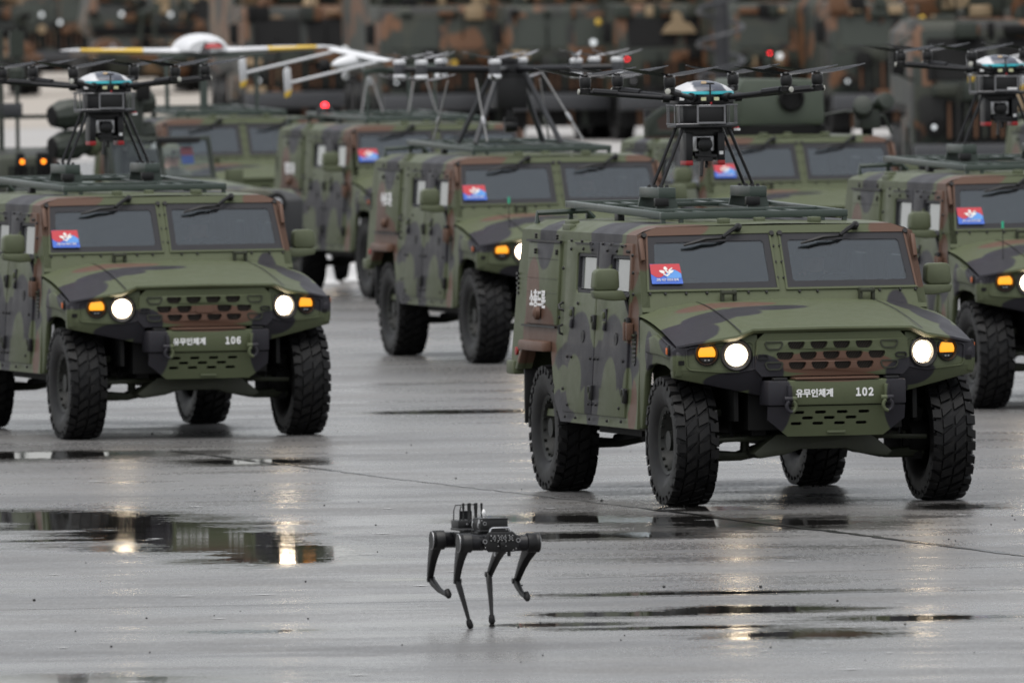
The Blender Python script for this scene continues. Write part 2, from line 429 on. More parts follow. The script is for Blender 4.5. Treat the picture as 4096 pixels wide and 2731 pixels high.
mb = MB()
for i in range(46):  # small flat pale flecks, scattered at random
    y = random.uniform(80, 116); x = random.uniform(-3.0, 3.0)*y/95; w_ = random.uniform(.03, .09); d_ = random.uniform(.04, .12)
    mb.add([(x-w_, y, .0045), (x, y-d_*.5, .0045), (x+w_, y, .0045), (x, y+d_*.5, .0045)], [(0, 1, 2, 3)])
tag(obj('paint_flecks', mb, plain('pale_fleck', (.5, .5, .5), .35, var=.1)), 'pale flecks on the wet tarmac', kind='stuff')

# ------------------------------------------------------------------ armoured car (vehicle frame: x across, y to the rear, z up; front axle at the origin)
def hw(z): return 1.085-.065*(z-.5)
def tyre_mesh():
    RO, WD = .448, .30
    prof = [(.235, -.10), (.26, -.125), (.33, -.148), (.395, -.145), (.425, -.125), (.432, -.06), (.434, 0),
            (.432, .06), (.425, .125), (.395, .145), (.33, .148), (.26, .125), (.235, .10), (.225, .0), (.235, -.10)]
    mb = MB().lathe(prof, (0, 0, 0), (1, 0, 0), 56, caps=False)
    N = 30
    for k in range(N):
        for row, (x0, x1, sk, ph) in enumerate([(-.150, -.090, .03, 0), (-.080, -.008, -.13, .35), (.008, .080, -.10, .9), (.090, .150, .04, .5)]):
            a0 = 2*math.pi*(k+ph)/N; da = 2*math.pi/N*random.uniform(.33, .40)
            vs = []
            for (x, s_) in ((x0, -1), (x1, 1)):
                sh = (sk+(.03 if k % 2 else -.03))*s_*.5
                edge = (row == 0 and s_ < 0) or (row == 3 and s_ > 0)
                for (da_, rr) in ((-da, .415 if edge else .428), (da, .415 if edge else .428), (da*.86, .444 if edge else .4535), (-da*.86, .444 if edge else .4535)):
                    a = a0+da_+sh; vs.append((x, rr*math.cos(a), rr*math.sin(a)))
            mb.add(vs, [(0, 1, 2, 3), (7, 6, 5, 4), (0, 4, 5, 1), (1, 5, 6, 2), (2, 6, 7, 3), (3, 7, 4, 0)])
    for sg in (-1, 1):                                    # shoulder lugs running down the sidewall
        for k in range(N):
            a = 2*math.pi*(k+(.25 if sg > 0 else .0))/N; da = .034
            vs = [(sg*x, r*math.cos(a+d), r*math.sin(a+d)) for (x, r) in ((.151, .438), (.153, .39)) for d in (-da, da)]+\
                 [(sg*x, r*math.cos(a+d), r*math.sin(a+d)) for (x, r) in ((.138, .432), (.142, .385)) for d in (-da, da)]
            mb.add(vs, [(0, 1, 3, 2), (4, 6, 7, 5), (0, 4, 5, 1), (2, 3, 7, 6), (0, 2, 6, 4), (1, 5, 7, 3)])
    return mk('tyre', mb, M['rubber'], smooth=30)
def rim_mesh():
    mb = MB()
    mb.lathe([(.0, .02), (.06, .03), (.075, .0), (.15, -.015), (.185, .05), (.21, .10), (.236, .112), (.24, .10), (.225, .05), (.225, -.08)], (0, 0, 0), (-1, 0, 0), 40, caps=False)
    for k in range(12):
        a = 2*math.pi*k/12; mb.lathe([(.014, 0), (.014, .03), (.008, .036)], (.005, .125*math.cos(a), .125*math.sin(a)), (-1, 0, 0), 6)
    for k in range(16):
        a = 2*math.pi*(k+.5)/16; mb.lathe([(.010, 0), (.010, .02)], (-.085, .2*math.cos(a), .2*math.sin(a)), (-1, 0, 0), 6)
    mb.lathe([(.05, .02), (.05, .07), (.03, .08), (0, .08)], (0, 0, 0), (-1, 0, 0), 16)
    return mk('rim', mb, M['rim'], smooth=35)
TYRE, RIM = tyre_mesh(), rim_mesh()

def wheel(parent, x, y, ang):
    w = obj('wheel', MB().lathe([(.07, -.10), (.07, .10)], (0, 0, 0), (1, 0, 0), 12), M['rim'], parent)
    w.location = (x, y, .452); w.rotation_euler = (ang, 0, 0 if x < 0 else math.pi)
    obj('tyre', TYRE, None, w); obj('rim', RIM, None, w)
    return w

def windscreen_map(u, v, w): return Vector((u, .64+(v-1.36)*.48+w*.90, v-w*.43))

def build_car():
    t = thing('armoured_car', 'template', 'armoured car')
    cm = M['camo']
    # --- cabin shell
    side = [(.62, .515), (2.80, .515), (3.0, .66), (3.17, 1.0), (3.83, 1.0), (3.95, .86), (4.33, .86), (4.27, 1.40), (4.17, 1.86), (.88, 1.86), (.64, 1.36)]
    mb = MB()
    for s in (-1, 1):
        mb.holed(side, [rect(.99, 1.80, .66, 1.74), rect(1.94, 2.72, .66, 1.74)], lambda u, v, w, s=s: Vector((s*(hw(v)-w), u, v)), .06)
    WSO = [(-1.030, 1.33), (1.030, 1.33), (.997, 1.86), (.85, 1.915), (-.85, 1.915), (-.997, 1.86)]
    paneL = [(-.95, 1.49), (-.05, 1.49), (-.062, 1.845), (-.915, 1.838)]
    paneR = [(.05, 1.49), (.95, 1.49), (.915, 1.838), (.045, 1.845)]
    mb.holed(WSO, [paneL, paneR], windscreen_map, .05)
    secs = []
    for y, dz in ((.905, 0), (1.3, .012), (2.5, .016), (4.06, .008), (4.17, -.004)):
        secs.append([(-.997, y, 1.86), (-.945, y, 1.887+dz*.5), (-.85, y, 1.914+dz), (0, y, 1.928+dz), (.85, y, 1.914+dz), (.945, y, 1.887+dz*.5), (.997, y, 1.86)])
    mb.loft(secs, closed=False)
    rear = [(-1.058, .86), (1.058, .86), (.99, 1.86), (.84, 1.91), (-.84, 1.91), (-.99, 1.86)]
    mb.prism(rear, lambda u, v, w: Vector((u, 4.33-.16*(v-.86)-w, v)), .012, .06)
    mb.box((0, .64, 1.0), (1.9, .04, .68)); mb.box((0, 2.35, .56), (2.0, 3.4, .05)); mb.box((0, 3.6, 1.03), (1.98, 1.2, .04))
    obj('body', mb, cm, t, smooth=25)
    # --- roof details
    mb = MB()
    for (x, y, l) in ((-.9, 3.1, .16), (.9, 3.1, .16), (-.3, 1.15, .1), (.35, 1.12, .12), (.0, 1.3, .08)): mb.box((x, y, 1.915 if abs(x) > .8 else 1.945), (.07, l, .04))
    mb.box((-.96, 2.95, 1.885), (.05, .22, .05))
    obj('roof_fitting', mb, M['green'], t, .006)
    # --- doors
    for s in (-1, 1):
        for k, (y0, y1, wy0, wy1) in enumerate(((.935, 1.865, .985, 1.52), (1.88, 2.79, 1.93, 2.475))):
            off = .016
            poly = rect(y0, y1, .585, 1.80) if k == 0 else [(y0, .585), (y1-.08, .585), (y1, .72), (y1, 1.80), (y0, 1.80)]
            win = rect(wy0, wy1, 1.435, 1.715)
            fm = lambda u, v, w, s=s: Vector((s*(hw(v)+off-w), u, v))
            d = obj('door', MB().holed(poly, [chamfer(win, .02)], fm, .075), cm, t, .008)
            obj('window_frame', MB().holed(chamfer(inset(win, -.004), .02), [chamfer(inset(win, .022), .015)], lambda u, v, w, s=s: Vector((s*(hw(v)+.004-w), u, v)), .05), M['frame'], d)
            obj('window', MB().prism(inset(win, .03), lambda u, v, w, s=s: Vector((s*(hw(v)-w), u, v)), .016, .036), M['sideglass'] if s < 0 else M['thin'], d)
            hy = y0+.66
            h = MB().box((s*(hw(1.25)+.015), hy, 1.252), (.014, .10, .16))
            obj('handle_recess', h, M['black'], d, .004)
            h = MB().box((s*(hw(1.23)+.028), hy-.012, 1.215), (.022, .06, .065)).box((s*(hw(1.3)+.03), hy+.01, 1.29), (.022, .05, .05))
            obj('door_handle', h, cm, d, .01)
            for zz in (1.235, .74):
                h = MB().box((s*(hw(zz)+.022), y0+.0, zz), (.03, .075, .105)); obj('hinge', h, M['black'], d, .006)
                h = MB().box((s*(hw(zz)+.036), y0+.014, zz+.02), (.02, .018, .05)).box((s*(hw(zz)+.036), y0-.018, zz-.02), (.02, .018, .05)); obj('hinge', h, M['dgreen'], d, .003)
            h = MB().lathe([(.045, 0), (.045, .01), (.03, .012), (0, .006)], (s*(hw(1.13)+.012), y0+.33, 1.13), (s, 0, 0), 20)
            o = obj('lock_recess', h, M['black'], d); 
            h = MB().box((s*(hw(1.79)+.02), (y0+y1)/2-.05, 1.785), (.010, .50, .009)); obj('rain_gutter', h, M['black'], d)
    # --- bolts with their heads standing out of the armour
    mb = MB()
    bl = [(1.2, 1.78), (1.5, 1.79), (1.75, 1.79), (2.1, 1.79), (2.35, 1.8), (2.65, 1.8), (2.85, 1.6), (2.65, 1.74), (2.3, 1.745), (2.05, 1.745), (1.62, 1.745), (1.35, 1.745), (1.05, 1.745), (1.0, 1.745),
          (2.62, .98), (2.5, .98), (1.96, .98), (1.85, .98), (1.75, .98), (1.03, .98), (2.55, .64), (1.95, .66), (1.86, .66), (1.74, .66), (1.08, .65), (2.9, 1.32), (2.9, 1.25), (2.38, 1.36), (1.55, 1.33), (2.7, .75),
          (.9, 1.72), (.86, 1.6), (.83, 1.45), (.9, .78), (1.0, .56), (1.4, .555), (1.9, .555), (2.3, .555), (2.6, .555)]
    for s in (-1, 1):
        for (y, z) in bl:
            mb.lathe([(.013, 0), (.012, .010), (.006, .016)], (s*(hw(z)+.014), y, z), (s, 0, 0), 6)
    obj('bolts', mb, M['black'], t, smooth=20)['kind'] = 'stuff'
    # --- rear quarter: hatch, flare, vents, lamp, flap
    for s in (-1, 1):
        fm = lambda u, v, w, s=s: Vector((s*(hw(v)-w), u, v))
        h = obj('side_hatch', MB().prism(rect(2.98, 3.90, 1.19, 1.775), fm, -.020, .01), cm, t, .008)
        obj('hatch_hinge', MB().box((s*(hw(1.78)+.02), 3.44, 1.784), (.022, .98, .016)), M['black'], h)
        obj('hatch_hinge', MB().box((s*(hw(1.18)+.016), 3.5, 1.176), (.02, .98, .012)), M['black'], h)
        mb = MB()
        for yy in (3.04, 3.66):
            for zz in (1.83, 1.81, 1.72, 1.70): mb.lathe([(.011, 0), (.009, .018)], (s*(hw(zz)+.02), yy, zz), (s, 0, 0), 6)
        obj('hatch_bolts', mb, M['black'], h)
        mb = MB()
        for zz in (1.66, 1.52, 1.42): mb.box((s*(hw(zz)+.019), 3.44, zz), (.008, .86, .006))
        obj('hatch_rib', mb, cm, h)
        obj('hatch_knob', MB().lathe([(.03, 0), (.05, .012), (.045, .04), (.02, .055), (0, .056)], (s*(hw(1.27)+.02), 3.47, 1.27), (s, 0, 0), 16), cm, h)
        f = [(3.14, 1.0), (3.88, 1.0), (3.86, 1.075), (3.16, 1.075)]
        obj('wheel_flare', MB().prism(f, fm, -.075, .0), cm, t, .015)
        obj('wheel_flare', MB().prism([(3.83, 1.0), (3.90, 1.0), (4.02, .86), (3.95, .86)], fm, -.05, .02), cm, t, .01)
        mb = MB()
        for k in range(5): mb.box((s*(hw(1.4)+.004), 4.215, 1.40+.035*k), (.012, .05, .018))
        obj('rear_vent', mb, M['black'], t)
        obj('tail_lamp', MB().lathe([(.03, 0), (.03, .015), (.0, .02)], (s*(hw(1)+.004), 4.14, .985), (s, 0, 0), 12), M['redmk'], t)
        obj('rear_bumper_corner', MB().box((s*1.0, 4.29, .865), (.16, .22, .10)), cm, t, .015)
        obj('mudflap', MB().box((s*.86, 4.02, .67), (.36, .03, .40)), M['black'], t, .006)
        obj('mudflap', MB().box((s*.86, .585, .47), (.34, .03, .28)), M['black'], t, .006)
        v = obj('side_vent', MB().prism(chamfer(rect(.745, .845, .955, 1.195), .02), fm, -.006, .01), M['black'], t)
        for k in range(7): obj('vent_slat', MB().box((s*(hw(1.1)+.008), .795, .985+.03*k), (.016, .07, .012), Euler((0, s*.6, 0)).to_matrix()), M['dgreen'], v)
        obj('pillar_bar', MB().box((s*.985, .80, 1.76), (.03, .03, .17), Euler((R(-26), 0, 0)).to_matrix()), cm, t, .006)
        obj('grab_hook', MB().tube([(s*hw(1.3), 2.87, 1.36), (s*(hw(1.3)+.03), 2.88, 1.34), (s*(hw(1.3)+.03), 2.86, 1.31), (s*hw(1.3), 2.85, 1.30)], .010, 6), M['black'], t)
        obj('grab_hook', MB().tube([(s*hw(1.1), 2.84, 1.20), (s*(hw(1.1)+.03), 2.84, 1.19), (s*(hw(1.1)+.03), 2.82, 1.14), (s*hw(1.1), 2.82, 1.13)], .010, 6), M['black'], t)
        obj('step_bracket', MB().box((s*(hw(1.2)+.03), .93, 1.19), (.05, .05, .13)).box((s*(hw(1.2)+.03), .85, 1.19), (.05, .04, .12)), cm, t, .008)
    # --- windscreens
    for pane in (paneL, paneR):
        inner = chamfer(inset(pane, .034), .016)
        w = obj('windscreen', MB().holed(inset(pane, -.012), [inner], lambda u, v, w: windscreen_map(u, v, w-.005), .02), M['frame'], t)
        obj('glass', MB().prism(inset(pane, .030), windscreen_map, .000, .010), M['glass'], w)
        obj('frame_rim', MB().holed(inset(pane, -.026), [inset(pane, -.012)], lambda u, v, w: windscreen_map(u, v, w-.012), .03), cm, w)
        x0 = pane[0][0]
        px = -.272 if x0 < 0 else .578
        a = windscreen_map(px, 1.895, -.05); b = windscreen_map(px-.125, 1.815, -.06)
        wi = obj('wiper', MB().tube([a, (a+b)/2+Vector((0, -.012, .004)), b], [.014, .016, .012], 6), M['black'], t)
        obj('wiper_pivot', MB().lathe([(.026, 0), (.026, .05), (.015, .06)], windscreen_map(px, 1.89, .0), (0, -.9, .43), 12), M['black'], wi)
        c0, c1, c2 = windscreen_map(px-.41, 1.772, -.035), windscreen_map(px-.25, 1.805, -.055), windscreen_map(px-.10, 1.818, -.035)
        obj('wiper_blade', MB().tube([c0, (c0+c1)/2+Vector((0, -.01, 0)), c1, (c1+c2)/2+Vector((0, -.01, 0)), c2], [.008, .014, .016, .014, .008], 6), M['black'], wi)
        bx = (pane[0][0]+pane[1][0])/2+.09
        obj('tie_down_bracket', MB().box((bx-.045, .625, 1.425), (.022, .05, .10)).box((bx+.045, .625, 1.425), (.022, .05, .10)).box((bx, .61, 1.455), (.11, .04, .025)), M['dgreen'], t, .005)
    mb = MB()
    for x in (-.96, -.85, -.7, -.55, -.25, -.12, .12, .25, .55, .7, .85, .96): mb.lathe([(.011, 0), (.009, .014)], windscreen_map(x, 1.452, 0), (0, -.9, .43), 6)
    for z in (1.55, 1.66, 1.77):
        for x in (-.005-.02, .02): mb.lathe([(.010, 0), (.008, .012)], windscreen_map(x, z, 0), (0, -.9, .43), 6)
    for x in (-.96, -.03, .03, .95): mb.lathe([(.022, 0), (.018, .02)], windscreen_map(x*.99, 1.855, 0), (0, -.9, .43), 8)
    obj('frame_bolts', mb, M['black'], t)['kind'] = 'stuff'
    # --- flag sheet behind the windscreen edge (in front of the glass)
    fl = [(-.940, 1.515), (-.716, 1.513), (-.726, 1.648), (-.940, 1.652)]
    fp = lambda d: (lambda u, v, w: windscreen_map(u, v, -.022-d+w))
    fo = obj('flag_sticker', MB().prism(fl, fp(0), 0, .003), M['flagblue'], t)
    def fuv(pts, x0=-.940, w=.220, z0=1.514, h=.136): return [(x0+p[0]*w, z0+p[1]*h) for p in pts]
    wave = [(i/24, .52-.20*math.sin((i/24)*2*math.pi*1.02)) for i in range(25)]
    obj('flag_field', MB().prism(fuv([(.0, 1), *wave[0:1], *wave[1:], (.97, 1)]), fp(.002), 0, .002), M['flagred'], fo)
    wv2 = [(.42+.57*i/14, .60-.20*math.sin((.42+.57*i/14)*2*math.pi*1.02)-.10) for i in range(15)]
    obj('flag_field', MB().prism(fuv([(.5, .27)]+wv2[2:]+[(.98, .27)]), fp(.003), 0, .002), M['flaglight'], fo)
    em = MB()
    em.prism(fuv([(.27, .66), (.33, .68), (.43, .66), (.46, .56), (.42, .51), (.36, .53), (.31, .58)]), fp(.005), 0, .002)
    em.prism(fuv([(.76, .66), (.70, .68), (.60, .66), (.57, .56), (.61, .51), (.67, .53), (.72, .58)]), fp(.005), 0, .002)
    em.prism(fuv([(.42, .53), (.40, .47), (.46, .40), (.52, .36), (.58, .42), (.63, .49), (.60, .53), (.51, .43)]), fp(.005), 0, .002)
    em.prism(fuv([(.44, .72), (.43, .82), (.49, .87), (.54, .80), (.56, .72), (.50, .66)]), fp(.005), 0, .002)
    em.prism(fuv([(.57, .67), (.69, .80), (.73, .80), (.70, .74), (.60, .64)]), fp(.005), 0, .002)
    em.prism(fuv([(.46, .66), (.50, .68), (.60, .58), (.56, .50)]), fp(.005), 0, .002)
    obj('emblem', em, M['emblem'], fo)
    tm = text_mesh('강한 국군 국민과 함께', .020, .01, .0008, .158); tm.materials.append(M['emblem'])
    o = obj('flag_lettering', tm, None, fo); o.location = windscreen_map(-.828, 1.540, -.0265); o.rotation_euler = (R(-25.6), 0, 0)
    # --- hood
    xs = [-1.06, -.9, -.68, -.57, 0, .57, .68, .9, 1.06]
    zr = [1.305, 1.355, 1.388, 1.394, 1.405, 1.394, 1.388, 1.355, 1.305]; zf = [1.115, 1.148, 1.185, 1.232, 1.238, 1.232, 1.185, 1.148, 1.115]
    yf = [-.40, -.50, -.60, -.635, -.645, -.635, -.60, -.50, -.40]
    secs = []
    for k in range(9):
        q = k/8; row = []
        for i in range(9):
            y = .66+(yf[i]-.66)*q; bul = .018*math.sin(math.pi*q)
            z = zr[i]+(zf[i]-zr[i])*(q**1.15)+bul
            if i in (0, 8): z += .004*math.sin(math.pi*q)
            row.append((xs[i], y, z))
        secs.append(row)
    secs.append([(x, y-.004, z-.014) for (x, y, z) in secs[-1]])
    secs.append([(x*.99, y+.02, z-.034) for (x, y, z) in secs[-2]])
    secs.append([(x*.98, y+.12, z-.036) for (x, y, z) in secs[-3]])
    h = obj('hood', MB().loft(secs, closed=False), cm, t, smooth=20)
    mb = MB()
    for sx in (-1, 1):
        for k in range(8):
            q0, q1 = k/8, (k+1)/8
            def pt(q, dx):
                y = .66+(-.615-.66)*q; z = 1.3915+(1.2085-1.3915)*(q**1.15)+.018*math.sin(math.pi*q)+.003
                return Vector((sx*(.63+.02*q+dx), y, z))
            mb.loft([[pt(q0, -.005), pt(q0, .005)], [pt(q1, -.005), pt(q1, .005)]], closed=False)
    obj('hood_seam', mb, M['black'], h)
    # --- fenders and arches
    for s in (-1, 1):
        fp_ = [(.62, .52), (.625, 1.285), (.30, 1.235), (-.1, 1.155), (-.40, 1.095), (-.425, 1.05), (-.415, .905), (-.335, .90), (-.27, .945), (-.12, .975), (.12, .985), (.32, .965), (.42, .90), (.50, .66), (.545, .52)]
        obj('fender', MB().prism(fp_, lambda u, v, w, s=s: Vector((s*(1.068-.05*max(0, v-1.0)-w), u, v)), 0, .05), cm, t, .014)
        bulge = [(.34, 1.16), (.10, 1.185), (-.16, 1.125), (-.36, 1.06), (-.36, 1.01), (.0, 1.04), (.38, 1.05)]
        obj('fender', MB().prism(bulge, lambda u, v, w, s=s: Vector((s*(1.085-w), u, v)), 0, .05), cm, t, .02, 3)
        m_ = obj('marker_lamp', MB().box((s*1.09, -.305, 1.085), (.02, .05, .075)), M['black'], t, .006)
        obj('lens', MB().box((s*1.101, -.305, 1.08), (.012, .03, .045)), M['orangemk'], m_, .003)
        obj('fender_slot', MB().prism(rslot(-.345, .99, .035, .13)[:], lambda u, v, w, s=s: Vector((s*(1.072+w), u, v)), 0, .006), M['black'], t)
        obj('wheel_well', MB().box((s*.86, .05, 1.0), (.38, .95, .03)).box((s*.64, .08, .80), (.03, 1.0, .42)), M['dark'], t)
        obj('wheel_well', MB().box((s*.64, 3.5, .80), (.03, .95, .42)).box((s*.82, 3.02, .78), (.36, .03, .40)), M['dark'], t)
        # snorkel-side fairing where the fender meets the pillar
        obj('fender_gap', MB().box((s*1.04, .635, 1.18), (.03, .02, .26)), M['black'], t)
    # --- front: centre grille, lamp panels
    def make_grille(plug):
        holes = []
        wd, hg = .134, .051
        def trap(cx, cz, flip=False):
            k = .020
            return chamfer([(cx-wd/2+k, cz-hg/2), (cx+wd/2-k, cz-hg/2), (cx+wd/2, cz+hg/2), (cx-wd/2, cz+hg/2)], .013)
        for x in (-.242, -.081, .081, .242): holes.append(trap(x-.018, 1.112)); holes.append(trap(x-.012, .972))
        for i, x in enumerate((-.328, -.164, 0, .164, .328)):
            if not (plug and i == 2): holes.append(trap(x-.012, 1.040))
        outer = chamfer([(-.555, .90), (.555, .90), (.535, 1.198), (-.535, 1.198)], .05)
        mb = MB().holed(outer, holes, lambda u, v, w: Vector((u, -.615+w-.02*(1-(u/.55)**2), v)), .03)
        return mk('front_grille', mb, cm, smooth=25), trap
    gm, trap = make_grille(False)
    g = obj('front_grille', gm, None, t)
    mb = MB()
    for cx, cz in ((-.42, 1.112), (.405, 1.112), (-.42, .972), (.405, .972)):
        p = trap(cx, cz); mb.holed(inset(p, -.004), [inset(p, .006)], lambda u, v, w: Vector((u, -.628+w-.006*(1-(u/.55)**2), v)), .01)
    obj('blank_slot', mb, M['dgreen'], g)
    for cx in (-.50, .49):
        obj('badge_slot', MB().holed(rslot(cx, 1.035, .085, .038), [rslot(cx, 1.035, .066, .02)], lambda u, v, w: Vector((u, -.632+w, v)), .02), M['black'], g)
    mb = MB()
    for k in range(51): mb.box((-.46+.0184*k*1.0, -.599, 1.04), (.007, .008, .27), Euler((0, R(35), 0)).to_matrix())
    obj('radiator_mesh', mb, plain('radiator_mesh_brown', (.035, .026, .018), .5), g)
    obj('radiator', MB().box((0, -.555, 1.04), (1.0, .02, .30)), M['dark'], g)
    for s in (-1, 1):
        def pm(u, v, w, s=s):
            k = max(0, abs(u)-.50)/.58
            return Vector((s*abs(u), -.60+.20*k+w+max(0, .93-v)*.55, v))
        hl, sl = circ(.667, 1.050, .098, 28), circ(.86, 1.062, .074, 24)
        outer = [(.53, .93), (1.082, .945), (1.085, 1.08), (1.06, 1.10), (.66, 1.165), (.60, 1.185), (.53, 1.19)]
        obj('front_panel', MB().holed(outer, [hl, sl], pm, .07), cm, t, .006)
        o2 = [(.56, .955), (.70, .93), (.97, .955), (.985, .97), (.99, 1.085), (.97, 1.095), (.58, 1.135), (.56, 1.12)]
        obj('lamp_surround', MB().holed(inset(o2, -.012), [o2], lambda u, v, w: pm(u, v, w-.012), .02), cm, t, .006)
        c = pm(.667, 1.05, 0); ax = Vector((s*.25, -1, 0)).normalized()
        hd = obj('headlight', MB().lathe([(.110, -.01), (.112, .016), (.102, .024), (.080, .012), (.071, -.05)], c, ax, 32, False), M['black'], t)
        obj('lens', MB().lathe([(.072, -.012), (.064, .000), (.044, .009), (.018, .013), (0, .014)], c, ax, 28, False), M['head'], hd)
        obj('reflector', MB().lathe([(.086, -.02), (.04, -.06), (0, -.062)], c, ax, 24, False), M['steel'], hd)
        c = pm(.86, 1.062, 0); ax = Vector((s*.33, -1, 0)).normalized()
        sg = obj('turn_signal', MB().lathe([(.084, -.012), (.085, .014), (.076, .020), (.066, .006), (.064, -.04)], c, ax, 28, False), M['black'], t)
        th = [(-.38+math.pi*k/14*(1+.76/math.pi)) for k in range(15)]
        u = Vector((-ax.y, ax.x, 0)).normalized()
        def lm(a, b, w): return c+u*a+Vector((0, 0, b))+ax*w
        half = [(.060*math.cos(a), .060*math.sin(a)) for a in th]
        obj('lens', MB().prism(half, lm, -.02, .006), M['amber'], sg, .004)
        low = [(.058*math.cos(a), .058*math.sin(a)-.003) for a in [math.pi+.46+(math.pi-.92)*k/10 for k in range(11)]]
        obj('blackout_lamp', MB().prism(low, lm, -.02, -.002), M['black'], sg)
        obj('lens', MB().box(lm(-.012, -.045, 0), (.012, .01, .008)).box(lm(.012, -.045, 0), (.012, .01, .008)), M['alu'], sg)
        # lower lip sweeping down to the bumper
        lip = [(.49, .765), (1.075, .895), (1.083, .945), (.49, .93)]
        obj('front_chin', MB().prism(lip, lambda a, b, w, s=s: pm(a, b, w), 0, .07), cm, t, .006)
    # --- bumper, skid plate, shackles
    b = obj('bumper', MB().prism([(-.493, .70), (.493, .70), (.493, .872), (-.493, .872)], lambda u, v, w: Vector((u, -.735+w, v)), 0, .25), cm, t, .012)
    obj('bumper_top', MB().box((0, -.66, .884), (.60, .16, .016)), cm, b, .004)
    obj('bumper_hinge', MB().box((-.40, -.69, .882), (.10, .06, .02)).box((.40, -.69, .882), (.10, .06, .02)), M['black'], b, .005)
    holes = [rslot(-.27+.155*i, .651, 0.080, .021) for i in range(4)]+[rslot(-.205+.155*i, .612, 0.080, .021) for i in range(3)]+[rslot(-.285+.155*i, .574, 0.080, .021) for i in range(4)]
    sk = [(-.488, .693), (-.488, .60), (-.34, .485), (.34, .485), (.488, .60), (.488, .693)]
    sp = obj('skid_plate', MB().holed(sk, holes, lambda u, v, w: Vector((u, -.72+w+(.693-v)*.25, v)), .03), cm, t)
    obj('plate_backing', MB().box((0, -.60, .60), (.60, .02, .18)), M['dark'], sp)
    obj('tow_slot', MB().box((0, -.685, .515), (.13, .02, .014)), M['green'], sp)
    for s in (-1, 1):
        sh = obj('shackle', MB().box((s*.345, -.755, .79), (.035, .05, .10)).lathe([(.02, -.045), (.02, .045)], (s*.345, -.775, .745), (1, 0, 0), 10), cm, t, .006)
        ring = [(s*.345+.032*math.cos(a), -.79, .695+.038*math.sin(a)) for a in [R(115)+R(310)*k/14 for k in range(15)]]
        obj('shackle_ring', MB().tube(ring, .0135, 8), cm, sh)
    # --- underneath
    xm = [(-.33, .49), (.33, .49), (.40, .44), (.50, .36), (.46, .325), (.27, .35), (.16, .385), (-.16, .385), (-.27, .35), (-.46, .325), (-.50, .36), (-.40, .44)]
    obj('crossmember', MB().prism(xm, lambda u, v, w: Vector((u, -.34+w, v)), 0, .22), M['dgreen'], t, .01)
    mb = MB().box((-.45, 1.9, .55), (.10, 4.4, .13)).box((.45, 1.9, .55), (.10, 4.4, .13)).box((0, .15, .80), (1.1, 1.1, .55)).box((0, 1.9, .47), (.35, 2.4, .16)).box((0, 2.0, .52), (1.5, 2.2, .08))
    mb.box((0, 3.35, .5), (.4, .5, .3)).box((0, 4.1, .62), (1.5, .12, .2)).box((0, .65, .60), (1.5, .06, .25)).box((-.75, 1.7, .50), (.35, 1.2, .10)).box((.75, 1.7, .50), (.35, 1.2, .10))
    obj('chassis', mb, M['dark'], t)
    for s in (-1, 1):
        for yy in (0, 3.35):
            mb = MB().tube([(s*.28, yy-.18, .395), (s*.52, yy-.06, .335), (s*.80, yy, .345)], [.035, .03, .045], 8).tube([(s*.28, yy+.20, .395), (s*.52, yy+.08, .335), (s*.80, yy, .345)], [.035, .03, .045], 8)
            mb.tube([(s*.30, yy-.12, .70), (s*.80, yy, .62)], .03, 8).tube([(s*.2, yy+.05, .47), (s*.80, yy+.05, .46)], .03, 8).tube([(s*.25, yy-.22, .47), (s*.78, yy-.2, .45)], .018, 6)
            obj('suspension_arm', mb, M['dgreen'], t)
            mb = MB().tube([(s*.42, yy+.03, .95), (s*.45, yy+.03, .62)], .055, 10).tube([(s*.45, yy+.03, .64), (s*.47, yy+.02, .36)], .032, 10)
            obj('shock_absorber', mb, M['dgreen'], t)
            obj('hub_carrier', MB().lathe([(.11, 0), (.12, .08), (.09, .14)], (s*.70, yy, .452), (s, 0, 0), 14).box((s*.76, yy, .47), (.06, .10, .36)), M['dark'], t)
        obj('brake_hose', MB().tube([(s*.55, -.05, .75), (s*.62, -.12, .62), (s*.60, -.15, .48), (s*.70, -.1, .42)], .012, 6), M['black'], t)
        obj('side_step', MB().box((s*.98, 1.72, .525), (.05, 2.1, .05)), M['dgreen'], t, .006)
        obj('torsion_bar', MB().tube([(s*.5, .7, .40), (s*.62, 1.6, .36), (s*.55, 2.6, .42), (s*.6, 3.1, .38)], .028, 6).box((s*.55, 2.2, .42), (.12, .3, .08)), M['dark'], t)
    # --- mirrors
    for s in (-1, 1):
        m_ = obj('mirror', MB().prism(chamfer([(s*1.30, 1.478), (s*1.112, 1.478), (s*1.118, 1.628), (s*1.285, 1.628)] if s > 0 else [(s*1.112, 1.478), (s*1.30, 1.478), (s*1.285, 1.628), (s*1.118, 1.628)], .022), lambda u, v, w: Vector((u, .93+w, v)), 0, .12), M['green'], t, .012, 2)
        obj('mirror_foot', MB().prism([(s*1.305, 1.478), (s*1.09, 1.478), (s*1.06, 1.41), (s*1.16, 1.405), (s*1.29, 1.425)], lambda u, v, w: Vector((u, .925+w, v)), 0, .11), M['green'], m_, .012)
        obj('mirror_arm', MB().tube([(s*1.12, .98, 1.43), (s*1.05, .97, 1.43), (s*.985, .95, 1.47)], .022, 8).tube([(s*1.06, .98, 1.42), (s*1.03, .95, 1.27)], .014, 6), M['black'], m_)
        obj('mirror_glass', MB().box((s*1.205, 1.055, 1.55), (.14, .006, .12)), M['steel'], m_)
    # --- inside
    for s in (-1, 1):
        st = obj('seat', MB().box((s*.5, 1.75, .95), (.5, .5, .14)).box((s*.5, 2.0, 1.25), (.48, .12, .55)).box((s*.5, 2.02, 1.60), (.26, .09, .16)), M['seat'], t, .03)
    obj('dashboard', MB().box((0, .90, 1.27), (1.85, .36, .22)).box((-.1, .98, 1.42), (.22, .1, .1)), M['black'], t, .02)
